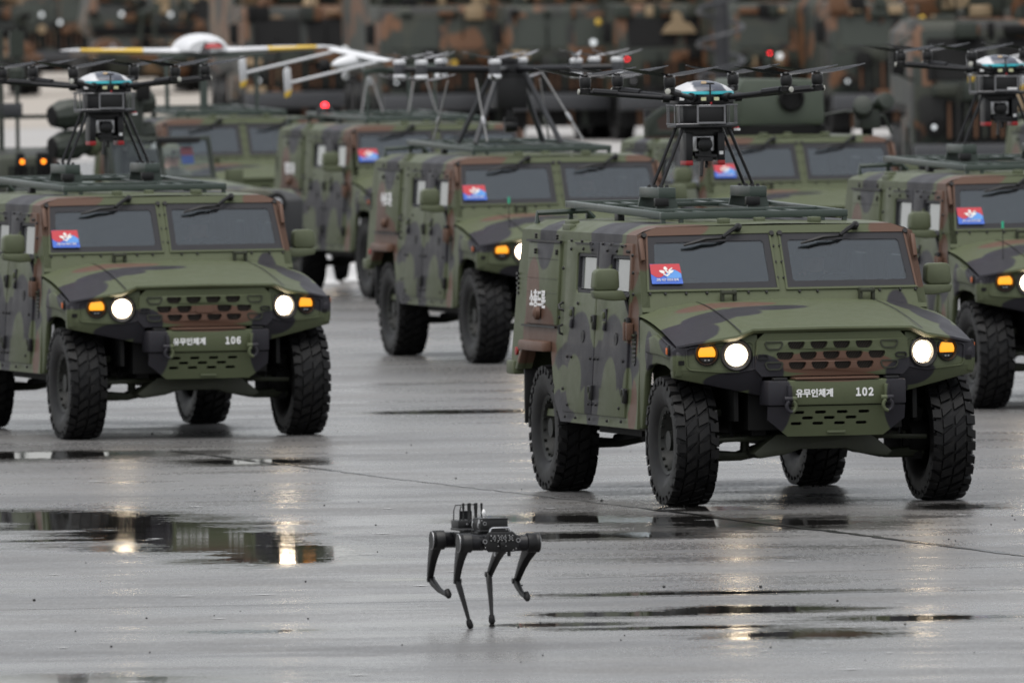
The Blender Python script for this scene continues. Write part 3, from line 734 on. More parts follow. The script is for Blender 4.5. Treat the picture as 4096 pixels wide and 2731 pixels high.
    obj('cabin_lining', MB().box((0, 3.0, 1.35), (1.8, .03, 1.0)).box((0, 2.2, .62), (1.9, 2.6, .02)), M['seat'], t)
    ring = [(.5+.19*math.cos(a), 1.16-.08*math.sin(a), 1.40+.17*math.sin(a)) for a in [2*math.pi*k/20 for k in range(21)]]
    obj('steering_wheel', MB().tube(ring, .014, 6).tube([(.5, 1.16, 1.40), (.5, 1.0, 1.3)], .02, 6), M['black'], t)
    # --- wheels
    for (x, y, a) in ((-.92, 0, .3), (.92, 0, 1.1), (-.92, 3.35, .9), (.92, 3.35, 2.0)): wheel(t, x, y, a)
    # --- roof rack (bars are parts of the rack)
    zr_ = lambda y: 1.982+.018*(y-1.45)
    def bar(a, b_, w, h_):
        a = Vector(a); b_ = Vector(b_); d = (b_-a); L_ = d.length
        rot = d.to_track_quat('X', 'Z').to_matrix()
        return MB().box((a+b_)/2, (L_, w, h_), rot)
    rk = obj('roof_rack', bar((-.68, 1.45, zr_(1.45)), (.68, 1.45, zr_(1.45)), .055, .05), M['rack'], t, .005)
    for x in (-.655, .655): obj('rack_bar', bar((x, 1.475, zr_(1.475)), (x, 4.15, zr_(4.15)), .05, .05), M['rack'], rk, .005)
    for x in (-.40, -.27, .27, .40): obj('rack_bar', bar((x, 1.475, zr_(1.475)-.004), (x, 4.12, zr_(4.12)-.004), .04, .035), M['rack'], rk, .004)
    obj('rack_bar', bar((-.68, 4.15, zr_(4.15)), (.68, 4.15, zr_(4.15)), .055, .05), M['rack'], rk, .005)
    obj('rack_bar', bar((-.63, 2.1, zr_(2.1)+.012), (.63, 2.1, zr_(2.1)+.012), .05, .03), M['rack'], rk, .004)
    obj('rack_bar', bar((-.63, 3.4, zr_(3.4)+.012), (.63, 3.4, zr_(3.4)+.012), .05, .03), M['rack'], rk, .004)
    for x in (-.66, -.53, .50, .66):
        for y in (1.45, 4.1):
            obj('rack_foot', MB().box((x, y, 1.94), (.03, .04, .085)).box((x, y-.02, 1.918), (.05, .06, .012)), M['rack'], rk, .003)
    for x in (-.655, .655): obj('rack_foot', MB().box((x, 2.7, 1.95), (.05, .10, .075)), M['black'], rk, .004)
    obj('rear_rail', MB().tube([(-.92, 4.05, 1.90), (-.92, 4.05, 1.975), (-.55, 4.05, 1.985), (-.50, 4.05, 1.93)], .022, 6), M['rack'], rk)
    return t, bar

CAR, BAR = build_car()
CAR_KIDS = {c.name: c for c in CAR.children}

def cradle_set(car, y=2.85):
    rk = next(c for c in car.children if c.name.startswith('roof_rack'))
    for x in (-.335, .335):
        c = obj('drone_cradle', MB().box((x, y, 2.125), (.125, .56, .075)), M['rack'], rk, .006)
        for yy in (y-.262, y+.262):
            obj('cradle_foot', MB().prism([(-.085, 0), (.085, 0), (.060, .10), (-.060, .10)], lambda u, v, w, x=x, yy=yy: Vector((x+u, yy+w, 2.0+v)), -.008, .008), M['rack'], rk)
        mb = MB()
        for k in range(6): mb.lathe([(.016, 0), (.012, .018)], (x+(.03 if k % 2 else -.03), y-.24+.09*k, 2.162), (0, 0, 1), 8)
        obj('cradle_bolts', mb, M['black'], rk)
        obj('cradle_block', MB().box((x-.05, y-.30, 2.06), (.10, .05, .06)), M['black'], rk, .006)
    return rk

def lettering(car, name, body, height, width, loc, rot, bold, space=1.0):
    me = text_mesh(body, height, bold, .002, width, space); me.materials.append(M['white'])
    o = obj(name, me, None, car); o.location = loc; o.rotation_euler = rot
    return o
def side_words(car, body, y=3.55, z=1.37):
    lettering(car, 'side_marking', body, .132, .46, (-(hw(z)+.0235), y, z), (0, R(0), R(-90)), .035)
def plate_words(car, num):
    lettering(car, 'bumper_marking', '유무인체계', .058, .265, (-.165, -.738, .784), (0, 0, 0), .035)
    lettering(car, 'bumper_number', ''.join(chr(ord(c)-48+0xFF10) for c in num), .060, .125, (.195, -.738, .786), (0, 0, 0), .05, .62)

# ------------------------------------------------------------------ people
def person_mesh():
    bm = bmesh.new(); lay = None
    me = bpy.data.meshes.new('person')
    J = {'pel': (0, 0, .12, .15), 'sp': (0, .02, .30, .14), 'ch': (0, .03, .46, .165), 'nk': (0, .0, .60, .062), 'hd': (0, -.02, .68, .088), 'tp': (0, -.02, .77, .08),
         'sl': (-.19, .02, .50, .068), 'el': (-.25, -.12, .30, .05), 'wl': (-.14, -.36, .34, .034), 'hl': (-.12, -.42, .36, .04),
         'sr': (.19, .02, .50, .068), 'er': (.25, -.12, .30, .05), 'wr': (.14, -.36, .34, .034), 'hr': (.12, -.42, .36, .04),
         'tl': (-.10, -.08, .10, .095), 'kl': (-.13, -.46, .14, .07), 'al': (-.13, -.52, -.28, .048), 'fl': (-.13, -.68, -.32, .045),
         'tr': (.10, -.08, .10, .095), 'kr': (.13, -.46, .14, .07), 'ar': (.13, -.52, -.28, .048), 'fr': (.13, -.68, -.32, .045)}
    Eg = ['pel sp', 'sp ch', 'ch nk', 'nk hd', 'hd tp', 'ch sl', 'sl el', 'el wl', 'wl hl', 'ch sr', 'sr er', 'er wr', 'wr hr', 'pel tl', 'tl kl', 'kl al', 'al fl', 'pel tr', 'tr kr', 'kr ar', 'ar fr']
    ks = list(J); me.from_pydata([J[k][:3] for k in ks], [tuple(ks.index(a) for a in e.split()) for e in Eg], [])
    o = bpy.data.objects.new('person', me); COL.objects.link(o)
    md = o.modifiers.new('skin', 'SKIN'); o.modifiers.new('sub', 'SUBSURF').render_levels = 2; o.modifiers['sub'].levels = 2
    for i, k in enumerate(ks): me.skin_vertices[0].data[i].radius = (J[k][3], J[k][3])
    me.skin_vertices[0].data[0].use_root = True
    bpy.context.view_layer.update()
    out = bpy.data.meshes.new_from_object(o.evaluated_get(bpy.context.evaluated_depsgraph_get()))
    bpy.data.objects.remove(o)
    out.materials.clear(); out.materials.append(M['cloth']); out.materials.append(M['skin'])
    for p in out.polygons:
        c = p.center; p.use_smooth = True
        p.material_index = 1 if (c.z > .585 or (c.y < -.37 and c.z > .25)) else 0
    return out
PERSON = person_mesh()
def person(label, loc, rz, helmet=True, group=None):
    o = obj('person', PERSON, None); o.location = loc; o.rotation_euler = (0, 0, rz); tag(o, label, 'person', group)
    if helmet:
        obj('helmet', MB().lathe([(.128, .0), (.132, .02), (.125, .07), (.10, .115), (.05, .145), (0, .15)], (0, -.015, .70), n=20, caps=False), M['cloth'], o)
        obj('goggles', MB().box((0, -.125, .755), (.13, .03, .04)), M['black'], o, .01)
    obj('nose', MB().lathe([(.016, 0), (.012, .02), (.0, .03)], (0, -.095, .665), (0, -1, -.2), 8), M['skin'], o)
    return o

def at(pose, p):
    X, Y, th = pose; c, s_ = math.cos(th), math.sin(th)
    return (X+p[0]*c-p[1]*s_, Y+p[0]*s_+p[1]*c, p[2])
POSE = dict(c102=(2.0636, 105.852, R(13.96)), c106=(-2.601, 122.309, R(14.6)), mid=(.643, 143.12, R(13.5)), right=(4.826, 127.06, R(13.2)),
            back=(-.598, 170.98, R(14.9)), left=(-2.95, 180.5, R(14.6)), backr=(3.184, 155.05, R(14.6)), edge=(7.5, 165.0, R(14)))
GRP = 'armoured cars driving in formation'
def place(pose, label, first=False, skip=()):
    c = CAR if first else copy_tree(CAR, None, skip)
    X, Y, th = POSE[pose]; c.location = (X, Y, 0); c.rotation_euler = (0, 0, th); tag(c, label, 'armoured car', GRP)
    return c

cars = {}
cars['mid'] = place('mid', 'camouflaged armoured car carrying a tall eight-armed drone with white motor caps')
cars['left'] = place('left', 'camouflaged armoured car under the white flying-wing drone with yellow bands')
cars['back'] = place('back', 'camouflaged armoured car with red lamp on its rack and white twin-boom drone')
cars['backr'] = place('backr', 'armoured car with a square green turret box on its roof')
cars['edge'] = place('edge', 'armoured car cut off by the frame behind the six-armed drone, carrying a white twin-boom drone')
cars['right'] = place('right', 'camouflaged armoured car partly hidden behind the car numbered 102')
cars['c106'] = place('c106', 'camouflaged armoured car numbered 106 with one blanked middle grille slot')
cars['c102'] = place('c102', 'camouflaged armoured car numbered 102 on its bumper, nearest the robot dog', first=True)
for k in ('c102', 'c106', 'right'): cradle_set(cars[k])
for fo in [c for c in cars['left'].children if c.name.startswith('flag_sticker')]:
    for q_ in list(fo.children): bpy.data.objects.remove(q_)
    bpy.data.objects.remove(fo)
plate_words(cars['c102'], '102'); plate_words(cars['c106'], '106')
side_words(cars['c102'], '소총드론'); side_words(cars['mid'], '수송드론', 3.5, 1.50); side_words(cars['back'], '정찰드론', 3.5, 1.42)
g106 = next(c for c in cars['c106'].children if c.name.startswith('front_grille'))
obj('grille_plug', MB().prism(chamfer([(-.085, 1.01), (.061, 1.01), (.061, 1.07), (-.085, 1.07)], .012), lambda u, v, w: Vector((u, -.640+w, v)), 0, .03), M['camo'], cars['c106'])
for k, dx in (('mid', -.72), ('right', -.80)):
    a = obj('aerial', MB().tube([(dx, -.2, 1.18), (dx, -.2, 1.55)], .004, 5), M['black'], cars[k])
    obj('aerial_tip', MB().tube([(dx, -.2, 1.50), (dx, -.2, 1.56)], .010, 6), plain('teal_tip', (.02, .45, .25), .4), a)
bc = obj('warning_beacon', MB().lathe([(.10, 0), (.10, .04), (.07, .09)], (-.60, 3.6, 2.02), n=14), M['black'], cars['back'])
obj('lamp', MB().lathe([(.036, 0), (.038, .03), (.028, .05), (0, .06)], (-.60, 3.6, 2.105), n=14), M['redlamp'], bc)
for k, lb in (('c102', 'soldier at the wheel of the armoured car nearest the robot dog'), ('c106', 'soldier at the wheel of the armoured car on the left'), ('mid', 'soldier at the wheel under the eight-armed drone')):
    person(lb, at(POSE[k], (.5, 1.72, .97)), POSE[k][2], group='drivers of the armoured cars')

# ------------------------------------------------------------------ drones
def blade_mb(L, w):
    secs = []
    for k in range(8):
        q = k/7; x = .02+q*(L-.02); c = w*(.45+1.1*q-1.35*q*q) if q > .12 else w*.35
        c = max(c, w*.12); tw = R(34-20*q); z = .012*q+.022*q*q
        secs.append([(x, -c*.4*math.cos(tw), z-c*.4*math.sin(tw)), (x, c*.1, z+.006), (x, c*.6*math.cos(tw), z+c*.6*math.sin(tw)), (x, c*.1, z-.002)])
    return MB().loft(secs)
BLADE = mk('propeller_blade', blade_mb(.37, .085), plain('propeller_grey', (.022, .023, .026), .25), smooth=60)
BLADE_PALE = mk('propeller_blade', blade_mb(.34, .06), plain('propeller_pale', (.20, .20, .21), .25), smooth=60)

def prop(parent, c, ang, mesh, n=2):
    p = obj('propeller', MB().lathe([(.020, -.006), (.022, .004), (.014, .014)], (0, 0, 0), n=12), M['black'], parent); p.location = c; p.rotation_euler = (0, 0, ang)
    for k in range(n):
        b = obj('propeller_blade', mesh, None, p); b.rotation_euler = (0, R(-4), 2*math.pi*k/n)
    return p

def build_hexa(label, angs):
    t = thing('hexacopter_drone', label, 'drone', group='six-armed drones on roof racks')
    # frame cage
    hexr = [(.262*math.cos(R(30+60*k)), .262*math.sin(R(30+60*k))) for k in range(6)]
    mb = MB().prism([(x*.9, y*.9) for x, y in hexr], lambda u, v, w: Vector((u, v, w)), .572, .640)
    mb.prism([(x*1.0, y*1.0) for x, y in hexr], lambda u, v, w: Vector((u, v, w)), .405, .425).prism([(x*.72, y*.72) for x, y in hexr], lambda u, v, w: Vector((u, v, w)), .425, .572)
    obj('body', mb, M['carbon'], t, .006)
    mb = MB()
    for z in (.432, .565):
        for k in range(6):
            a, b = hexr[k], hexr[(k+1) % 6]; mb.tube([(a[0], a[1], z), (b[0], b[1], z)], .0045, 6)
    for k in range(6):
        a, b = hexr[k], hexr[(k+1) % 6]
        for q in (.10, .90): mb.tube([(a[0]+(b[0]-a[0])*q, a[1]+(b[1]-a[1])*q, .428), (a[0]+(b[0]-a[0])*q, a[1]+(b[1]-a[1])*q, .570)], .005, 6)
    obj('frame_cage', mb, M['cage'], t)
    bt = obj('battery', MB().box((0, -.235, .50), (.185, .05, .115)), M['black'], t, .006)
    obj('battery_frame', MB().holed(rect(-.105, .105, .435, .565), [rect(-.093, .093, .447, .553)], lambda u, v, w: Vector((u, -.268+w, v)), .01), M['cage'], bt)
    for x in (-.05, .045): obj('led_lamp', MB().box((x, -.244, .610), (.036, .012, .024)), M['led'], t)
    obj('led_lamp', MB().box((-.19, -.17, .612), (.03, .014, .022)), M['white'], t)
    obj('status_lamp', MB().box((.0, -.262, .580), (.012, .012, .016)), M['red'], t)
    # dome
    dm = []
    for (q, z, r_) in ((0, .642, .225), (.2, .668, .22), (.45, .70, .175), (.75, .728, .105), (.93, .738, .05), (1, .740, .006)):
        dm.append([(r_*math.cos(2*math.pi*k/28), r_*.92*math.sin(2*math.pi*k/28), z) for k in range(28)])
    d = obj('dome', MB().loft(dm), M['dome'], t, smooth=60)
    obj('dome_band', MB().lathe([(.228, .640), (.231, .645), (.226, .664)], n=36, caps=False), M['cyan'], d)
    secs = [[((r_+.003)*math.cos(R(a)), (r_+.003)*.92*math.sin(R(a)), z+.003) for (z, r_) in ((.715, .14), (.732, .09))] for a in (255, 265, 275)]
    obj('dome_patch', MB().loft(secs, closed=False), M['tan'], d)
    obj('gps_antenna', MB().tube([(.0, -.24, .60), (0, -.24, .715)], .006, 6).box((0, -.24, .718), (.055, .02, .012)), M['black'], t)
    # arms, motors, propellers
    for k in range(6):
        a = R(-90+30+60*k); dx, dy = math.cos(a), math.sin(a)
        arm = obj('arm', MB().tube([(.18*dx, .18*dy, .612), (.90*dx, .90*dy, .672)], .0185, 10).tube([(.62*dx, .62*dy, .655), (.80*dx, .80*dy, .670)], .026, 8).lathe([(.034, 0), (.034, .05)], (.24*dx, .24*dy, .617), (dx, dy, .08), 12), M['carbon'], t)
        obj('arm_cap', MB().lathe([(.021, 0), (.021, .008), (.014, .011), (0, .011)], (.90*dx, .90*dy, .672), (dx, dy, .08), 12), M['cap'], arm)
        obj('motor', MB().lathe([(.02, -.04), (.036, -.032), (.038, -.01), (.040, .0), (.034, .008), (.041, .018), (.043, .062), (.038, .075), (.02, .082)], (.855*dx, .855*dy, .692), n=18), M['black'], arm)
        mb = MB()
        for sx in (-1, 1): mb.lathe([(.008, 0), (.008, .014)], (.855*dx+sx*.035, .855*dy, .772), n=6)
        obj('motor_screws', mb, M['alu'], arm)
        prop(t, (.855*dx, .855*dy, .783), R(angs[k]), BLADE)
    # legs
    for sx in (-1, 1):
        for sy in (-1, 1):
            obj('leg', MB().tube([(sx*.165, sy*.10, .41), (sx*.335, sy*.12, .0)], .0125, 8), M['carbon'], t)
    # payload: side plates, weapon camera on a gimbal
    pl = obj('payload_housing', MB().box((0, .04, .375), (.285, .16, .07)).box((-.118, .0, .26), (.05, .18, .22)).box((.118, 0, .26), (.05, .18, .22)).box((0, .10, .28), (.2, .03, .16)), M['carbon'], t, .005)
    for x in (-.118, .118): obj('red_end', MB().box((x, -.005, .155), (.052, .175, .036)), M['red'], pl, .006)
    obj('white_tag', MB().box((.115, -.093, .225), (.028, .004, .024)), M['white'], pl)
    obj('red_end', MB().box((.235, -.04, .40), (.05, .03, .02)), M['red'], t, .004); obj('white_tag', MB().box((.24, -.06, .388), (.046, .02, .018)), M['white'], t)
    gb = obj('gimbal', MB().holed(rect(-.085, .075, .235, .345), [rect(-.05, .045, .235+.02, .33)], lambda u, v, w: Vector((u, -.05+w, v)), .03), M['alu'], t, .006)
    obj('camera_head', MB().lathe([(.035, -.09), (.05, -.08), (.05, .03), (.042, .04)], (0, -.02, .285), (0, 1, 0), 16).box((0, -.03, .23), (.09, .09, .05)), M['black'], gb)
    obj('camera_mount', MB().box((0, -.05, .19), (.11, .06, .05)).tube([(-.075, -.06, .205), (.085, -.06, .195)], .022, 8).tube([(-.02, -.07, .18), (-.04, -.10, .06)], .014, 6).tube([(.02, -.04, .18), (.01, -.06, .12)], .012, 6), M['black'], gb)
    return t

def put(o, pose, p, rz=0):
    X, Y, th = POSE[pose]; o.location = at(POSE[pose], p); o.rotation_euler = (0, 0, th+rz); return o
A1 = [168, 5, 8, 168, 172, 5]
H1 = put(build_hexa('black six-armed drone above the armoured car nearest the robot dog', A1), 'c102', (0, 2.85, 2.178))
H2 = put(copy_tree(H1), 'c106', (0, 2.85, 2.178)); H2['label'] = 'black six-armed drone with arms cut by the left frame edge'
H3 = put(copy_tree(H1), 'right', (0, 2.85, 2.178)); H3['label'] = 'black six-armed drone cut by the frame edge, white label on its battery'
for H, aa in ((H2, [20, 150, 12, 160, 175, 8]), (H3, [160, 10, 175, 170, 172, 2])):
    for p_, a_ in zip([c for c in H.children if c.name.startswith('propeller')], aa): p_.rotation_euler = (0, 0, R(a_))
b3 = next(c for c in H3.children if c.name.startswith('battery'))
obj('battery_label', MB().box((.05, -.262, .452), (.085, .004, .022)), M['white'], b3)

def build_octo():
    t = thing('octocopter_drone', 'tall eight-armed drone with white motor caps tied down by straps', 'drone')
    z0 = .70
    oc = [(.17*math.cos(R(22.5+45*k)), .17*math.sin(R(22.5+45*k))) for k in range(8)]
    obj('body', MB().prism(oc, lambda u, v, w: Vector((u, v, w)), z0-.04, z0+.05).prism([(x*.6, y*.6) for x, y in oc], lambda u, v, w: Vector((u, v, w)), z0+.05, z0+.11), M['carbon'], t, .008)
    obj('gps_antenna', MB().lathe([(.05, .82), (.05, .84), (.02, .86)], n=12).tube([(0, 0, .80), (0, 0, .83)], .012, 6).tube([(-.1, .05, .76), (-.1, .05, 1.02)], .004, 5), M['black'], t)
    for k in range(8):
        a = R(-97+45*k)-POSE['mid'][2]+R(0); dx, dy = math.cos(a), math.sin(a)
        arm = obj('arm', MB().tube([(.12*dx, .12*dy, z0), (1.06*dx, 1.06*dy, z0+.012)], .031, 10), M['carbon'], t)
        obj('arm_sleeve', MB().tube([(.70*dx, .70*dy, z0+.008), (.86*dx, .86*dy, z0+.010)], .028, 10), M['uav'], arm)
        c = (1.05*dx, 1.05*dy, z0+.012)
        obj('motor_mount', MB().lathe([(.052, -.048), (.056, -.02), (.056, .02), (.052, .048)], c, n=16), M['bumper'], arm)
        obj('motor', MB().lathe([(.058, .048), (.062, .055), (.062, .082), (.045, .094), (0, .096)], c, n=18), M['uav'], arm)
        obj('motor', MB().lathe([(.058, -.048), (.062, -.055), (.062, -.082), (.045, -.094), (0, -.096)], c, n=18), M['uav'], arm)
        prop(t, (c[0], c[1], c[2]+.105), R(15+53*k), BLADE_PALE); prop(t, (c[0], c[1], c[2]-.105), R(70+37*k), BLADE_PALE)
    for sx in (-1, 1):
        for sy in (-1, 1):
            obj('leg', MB().tube([(sx*.13, sy*.12, z0-.03), (sx*.42, sy*.36, .0)], .027, 8), M['bumper'], t)
    obj('payload_box', MB().box((0, 0, z0-.06), (.32, .3, .05)).box((0, 0, z0-.22), (.29, .30, .30)), M['black'], t, .01)
    obj('payload_panel', MB().box((-.14, .0, z0-.20), (.02, .24, .26)), M['bumper'], t, .004)
    gb = obj('gimbal', MB().tube([(0, -.05, z0-.34), (0, -.05, z0-.46)], .03, 8).box((0, -.05, z0-.48), (.12, .05, .05)), M['black'], t)
    obj('camera_head', MB().lathe([(.05, -.06), (.06, -.03), (.06, .03), (.05, .06)], (0, -.06, z0-.54), (1, 0, 0), 14), M['black'], gb)
    for (a, b) in (((-.42, -.42, z0-.08), (-.36, -.60, .02)), ((.26, -.26, z0-.02), (.60, -.52, .02)), ((-.5, .4, z0-.1), (-.6, .62, .02)), ((.42, .45, z0-.1), (.55, .66, .02))):
        a = Vector(a); b = Vector(b); m_ = a+(b-a)*.62; m2 = a+(b-a)*.70
        st = obj('tie_down_strap', MB().tube([a, m_], .009, 6).tube([m2, b], .011, 6), M['strap'], t)
        obj('turnbuckle', MB().tube([m_-(b-a)*.02, (m_+m2)/2, m2+(b-a)*.02], [.016, .024, .016], 8), M['alu'], st)
    return t
put(build_octo(), 'mid', (0, 2.75, 2.03))

def airfoil(c, tk, n=12):
    p = []
    for k in range(n):
        a = 2*math.pi*k/n; x = .5*(1-math.cos(a)); y = tk*math.sin(a)*(1-x*.75)
        p.append((x*c, y))
    return p

def build_wing_drone():
    t = thing('flying_wing_drone', 'large white flying-wing drone with yellow bands on its leading edge', 'drone')
    def sec(x, c, tk, y0, z): return [(x, y0+p[0], z+p[1]*.5) for p in airfoil(c, tk*2)]
    st = [(-1.66, .10, .012, .34, .045), (-1.50, .28, .028, .26, .045), (-1.0, .45, .045, .16, .035), (-.55, .62, .055, .06, .02), (-.30, .85, .075, -.10, .01), (0, 1.0, .085, -.18, 0),
          (.30, .85, .075, -.10, .01), (.55, .62, .055, .06, .02), (1.0, .45, .045, .16, .035), (1.50, .28, .028, .26, .045), (1.66, .10, .012, .34, .045)]
    obj('wing', MB().loft([sec(*s_) for s_ in st]), M['uav'], t, smooth=50)
    for (xa, xb) in ((-1.44, -.70), (.82, 1.42)):
        secs = []
        for k in range(9):
            x = xa+(xb-xa)*k/8; ax = abs(x)
            c = .28+(1.5-ax)/(.95)*.34; tk = .028+(1.5-ax)/.95*.027; y0 = .26-(1.5-ax)/.95*.20; z = .045-(1.5-ax)/.95*.025
            full = sec(x, c*1.02, tk*1.10, y0-.006, z)
            secs.append([full[i] for i in (3, 2, 1, 0, 11, 10, 9)])
        obj('yellow_band', MB().loft(secs, closed=False), M['yellow'], t, smooth=50)
    fu = []
    for k in range(9):
        q = k/8; y = -.28+1.2*q; r_ = .34*math.sqrt(max(.02, 1-(2*q-.85)**2*.9)) if q < .95 else .10
        fu.append([(r_*math.cos(math.pi*j/10), y, .02+r_*.62*math.sin(math.pi*j/10)) for j in range(11)]+[(r_*.4, y, -.02), (-r_*.4, y, -.02)])
    b = obj('fuselage', MB().loft(fu), M['uav'], t, smooth=50)
    ring = [(.10+.11*math.cos(a), -.27-.02*math.sin(a), .055+.06*max(0, math.sin(a))) for a in [math.pi*k/10 for k in range(11)]]
    obj('intake_cover', MB().prism([(p[0], p[2]) for p in ring], lambda u, v, w: Vector((u, -.315+w+(v-.05)*.6, v)), 0, .06), M['red'], b)
    obj('intake_lip', MB().tube([(p[0]*1.02, -.30+(p[2]-.05)*.6, p[2]+.006) for p in ring], .014, 6), M['frame'], b)
    return t
put(build_wing_drone(), 'left', (-.14, 2.3, 2.70), R(-6))
rkl = next(c for c in cars['left'].children if c.name.startswith('roof_rack'))
for x, y in ((-1.1+.45, 2.0), (-.15, 2.2), (.55, 2.4)):
    obj('support_post', MB().tube([(x, y, 2.0), (x, y, 2.66)], .05 if x == -.15 else .028, 8), M['rack'], rkl)
obj('support_post', MB().box((-.05, 2.2, 2.66), (1.3, .08, .035)), M['rack'], rkl)

def build_twin_boom(label):
    """frame: nose towards +x, booms run back to -x"""
    t = thing('twin_boom_drone', label, 'drone', group='white twin-boom drones on roof racks')
    fu = []
    for k in range(10):
        q = k/9; x = -.22+.80*q; r_ = .125*math.sqrt(max(.03, 1-(2*q-1)**2))
        fu.append([(x, r_*math.cos(2*math.pi*j/12), .02+r_*.8*math.sin(2*math.pi*j/12)) for j in range(12)])
    obj('fuselage', MB().loft(fu), M['uav'], t, smooth=50)
    def sec(y, c, tk): return [(.35-p[0], y, .10+p[1]) for p in airfoil(c, tk)]
    obj('wing', MB().loft([sec(-.62, .16, .012), sec(-.4, .22, .02), sec(.4, .22, .02), sec(.62, .16, .012)]), M['uav'], t, smooth=50)
    for sy in (-1, 1):
        b = obj('tail_boom', MB().tube([(.25, sy*.48, .08), (-1.30, sy*.48, .0)], .019, 8), M['uav'], t)
        y0 = sy*.48
        fin = [(-1.39, -.14), (-1.28, -.10), (-1.28, .20), (-1.34, .22), (-1.39, .16)]
        f = obj('tail_fin', MB().prism(fin, lambda u, v, w, y0=y0: Vector((u-.05*(v), y0+w+.0*v, v)), -.012, .012), M['uav'], t, .004)
        obj('fin_tip', MB().prism([(-1.39, -.19), (-1.32, -.18), (-1.28, -.09), (-1.39, -.11)], lambda u, v, w, y0=y0: Vector((u-.05*v, y0+w, v)), -.016, .016), M['yellow'], t, .004)
        obj('landing_wheel', MB().lathe([(.05, -.02), (.06, 0), (.05, .02)], (.2, sy*.25, -.22), (0, 1, 0), 12), M['uav'], t)
        obj('landing_strut', MB().tube([(.2, sy*.12, -.05), (.2, sy*.25, -.22)], .014, 6), M['uav'], t)
    obj('engine', MB().lathe([(.09, 0), (.10, .06), (.06, .12)], (-.30, 0, .02), (-1, 0, 0), 12), M['dark'], t)
    return t
def uav_on(o, key):
    X, Y, th = POSE[key]
    o.location = (X-1.26, Y+2.6, 2.60); o.rotation_euler = (R(8), R(-7), R(38)); o.scale = (.86, .86, .86); return o
U1 = uav_on(build_twin_boom('white twin-boom drone mounted across the rack beside the red warning lamp'), 'back')
U2 = uav_on(copy_tree(U1), 'edge'); U2['label'] = 'white twin-boom drone whose yellow-tipped fins show behind the drone at the frame edge'
for k in ('back', 'edge'):
    rk = next(c for c in cars[k].children if c.name.startswith('roof_rack'))
    for x in (-.35, .15, .45):
        obj('support_post', MB().tube([(x, 2.6, 2.0), (x-.02, 2.6, 2.52)], .022, 8), M['rack'], rk)
    for (x, d) in ((-.5, .10), (-.25, -.10), (.05, .10), (.38, -.10)):
        obj('tie_down_strap', MB().tube([(x+d, 2.4, 2.45), (x, 2.3, 2.05)], .009, 6), M['strap'], rk)
    obj('support_post', MB().tube([(-.4, 2.6, 2.52), (.5, 2.6, 2.56)], .03, 8), M['rack'], rk)

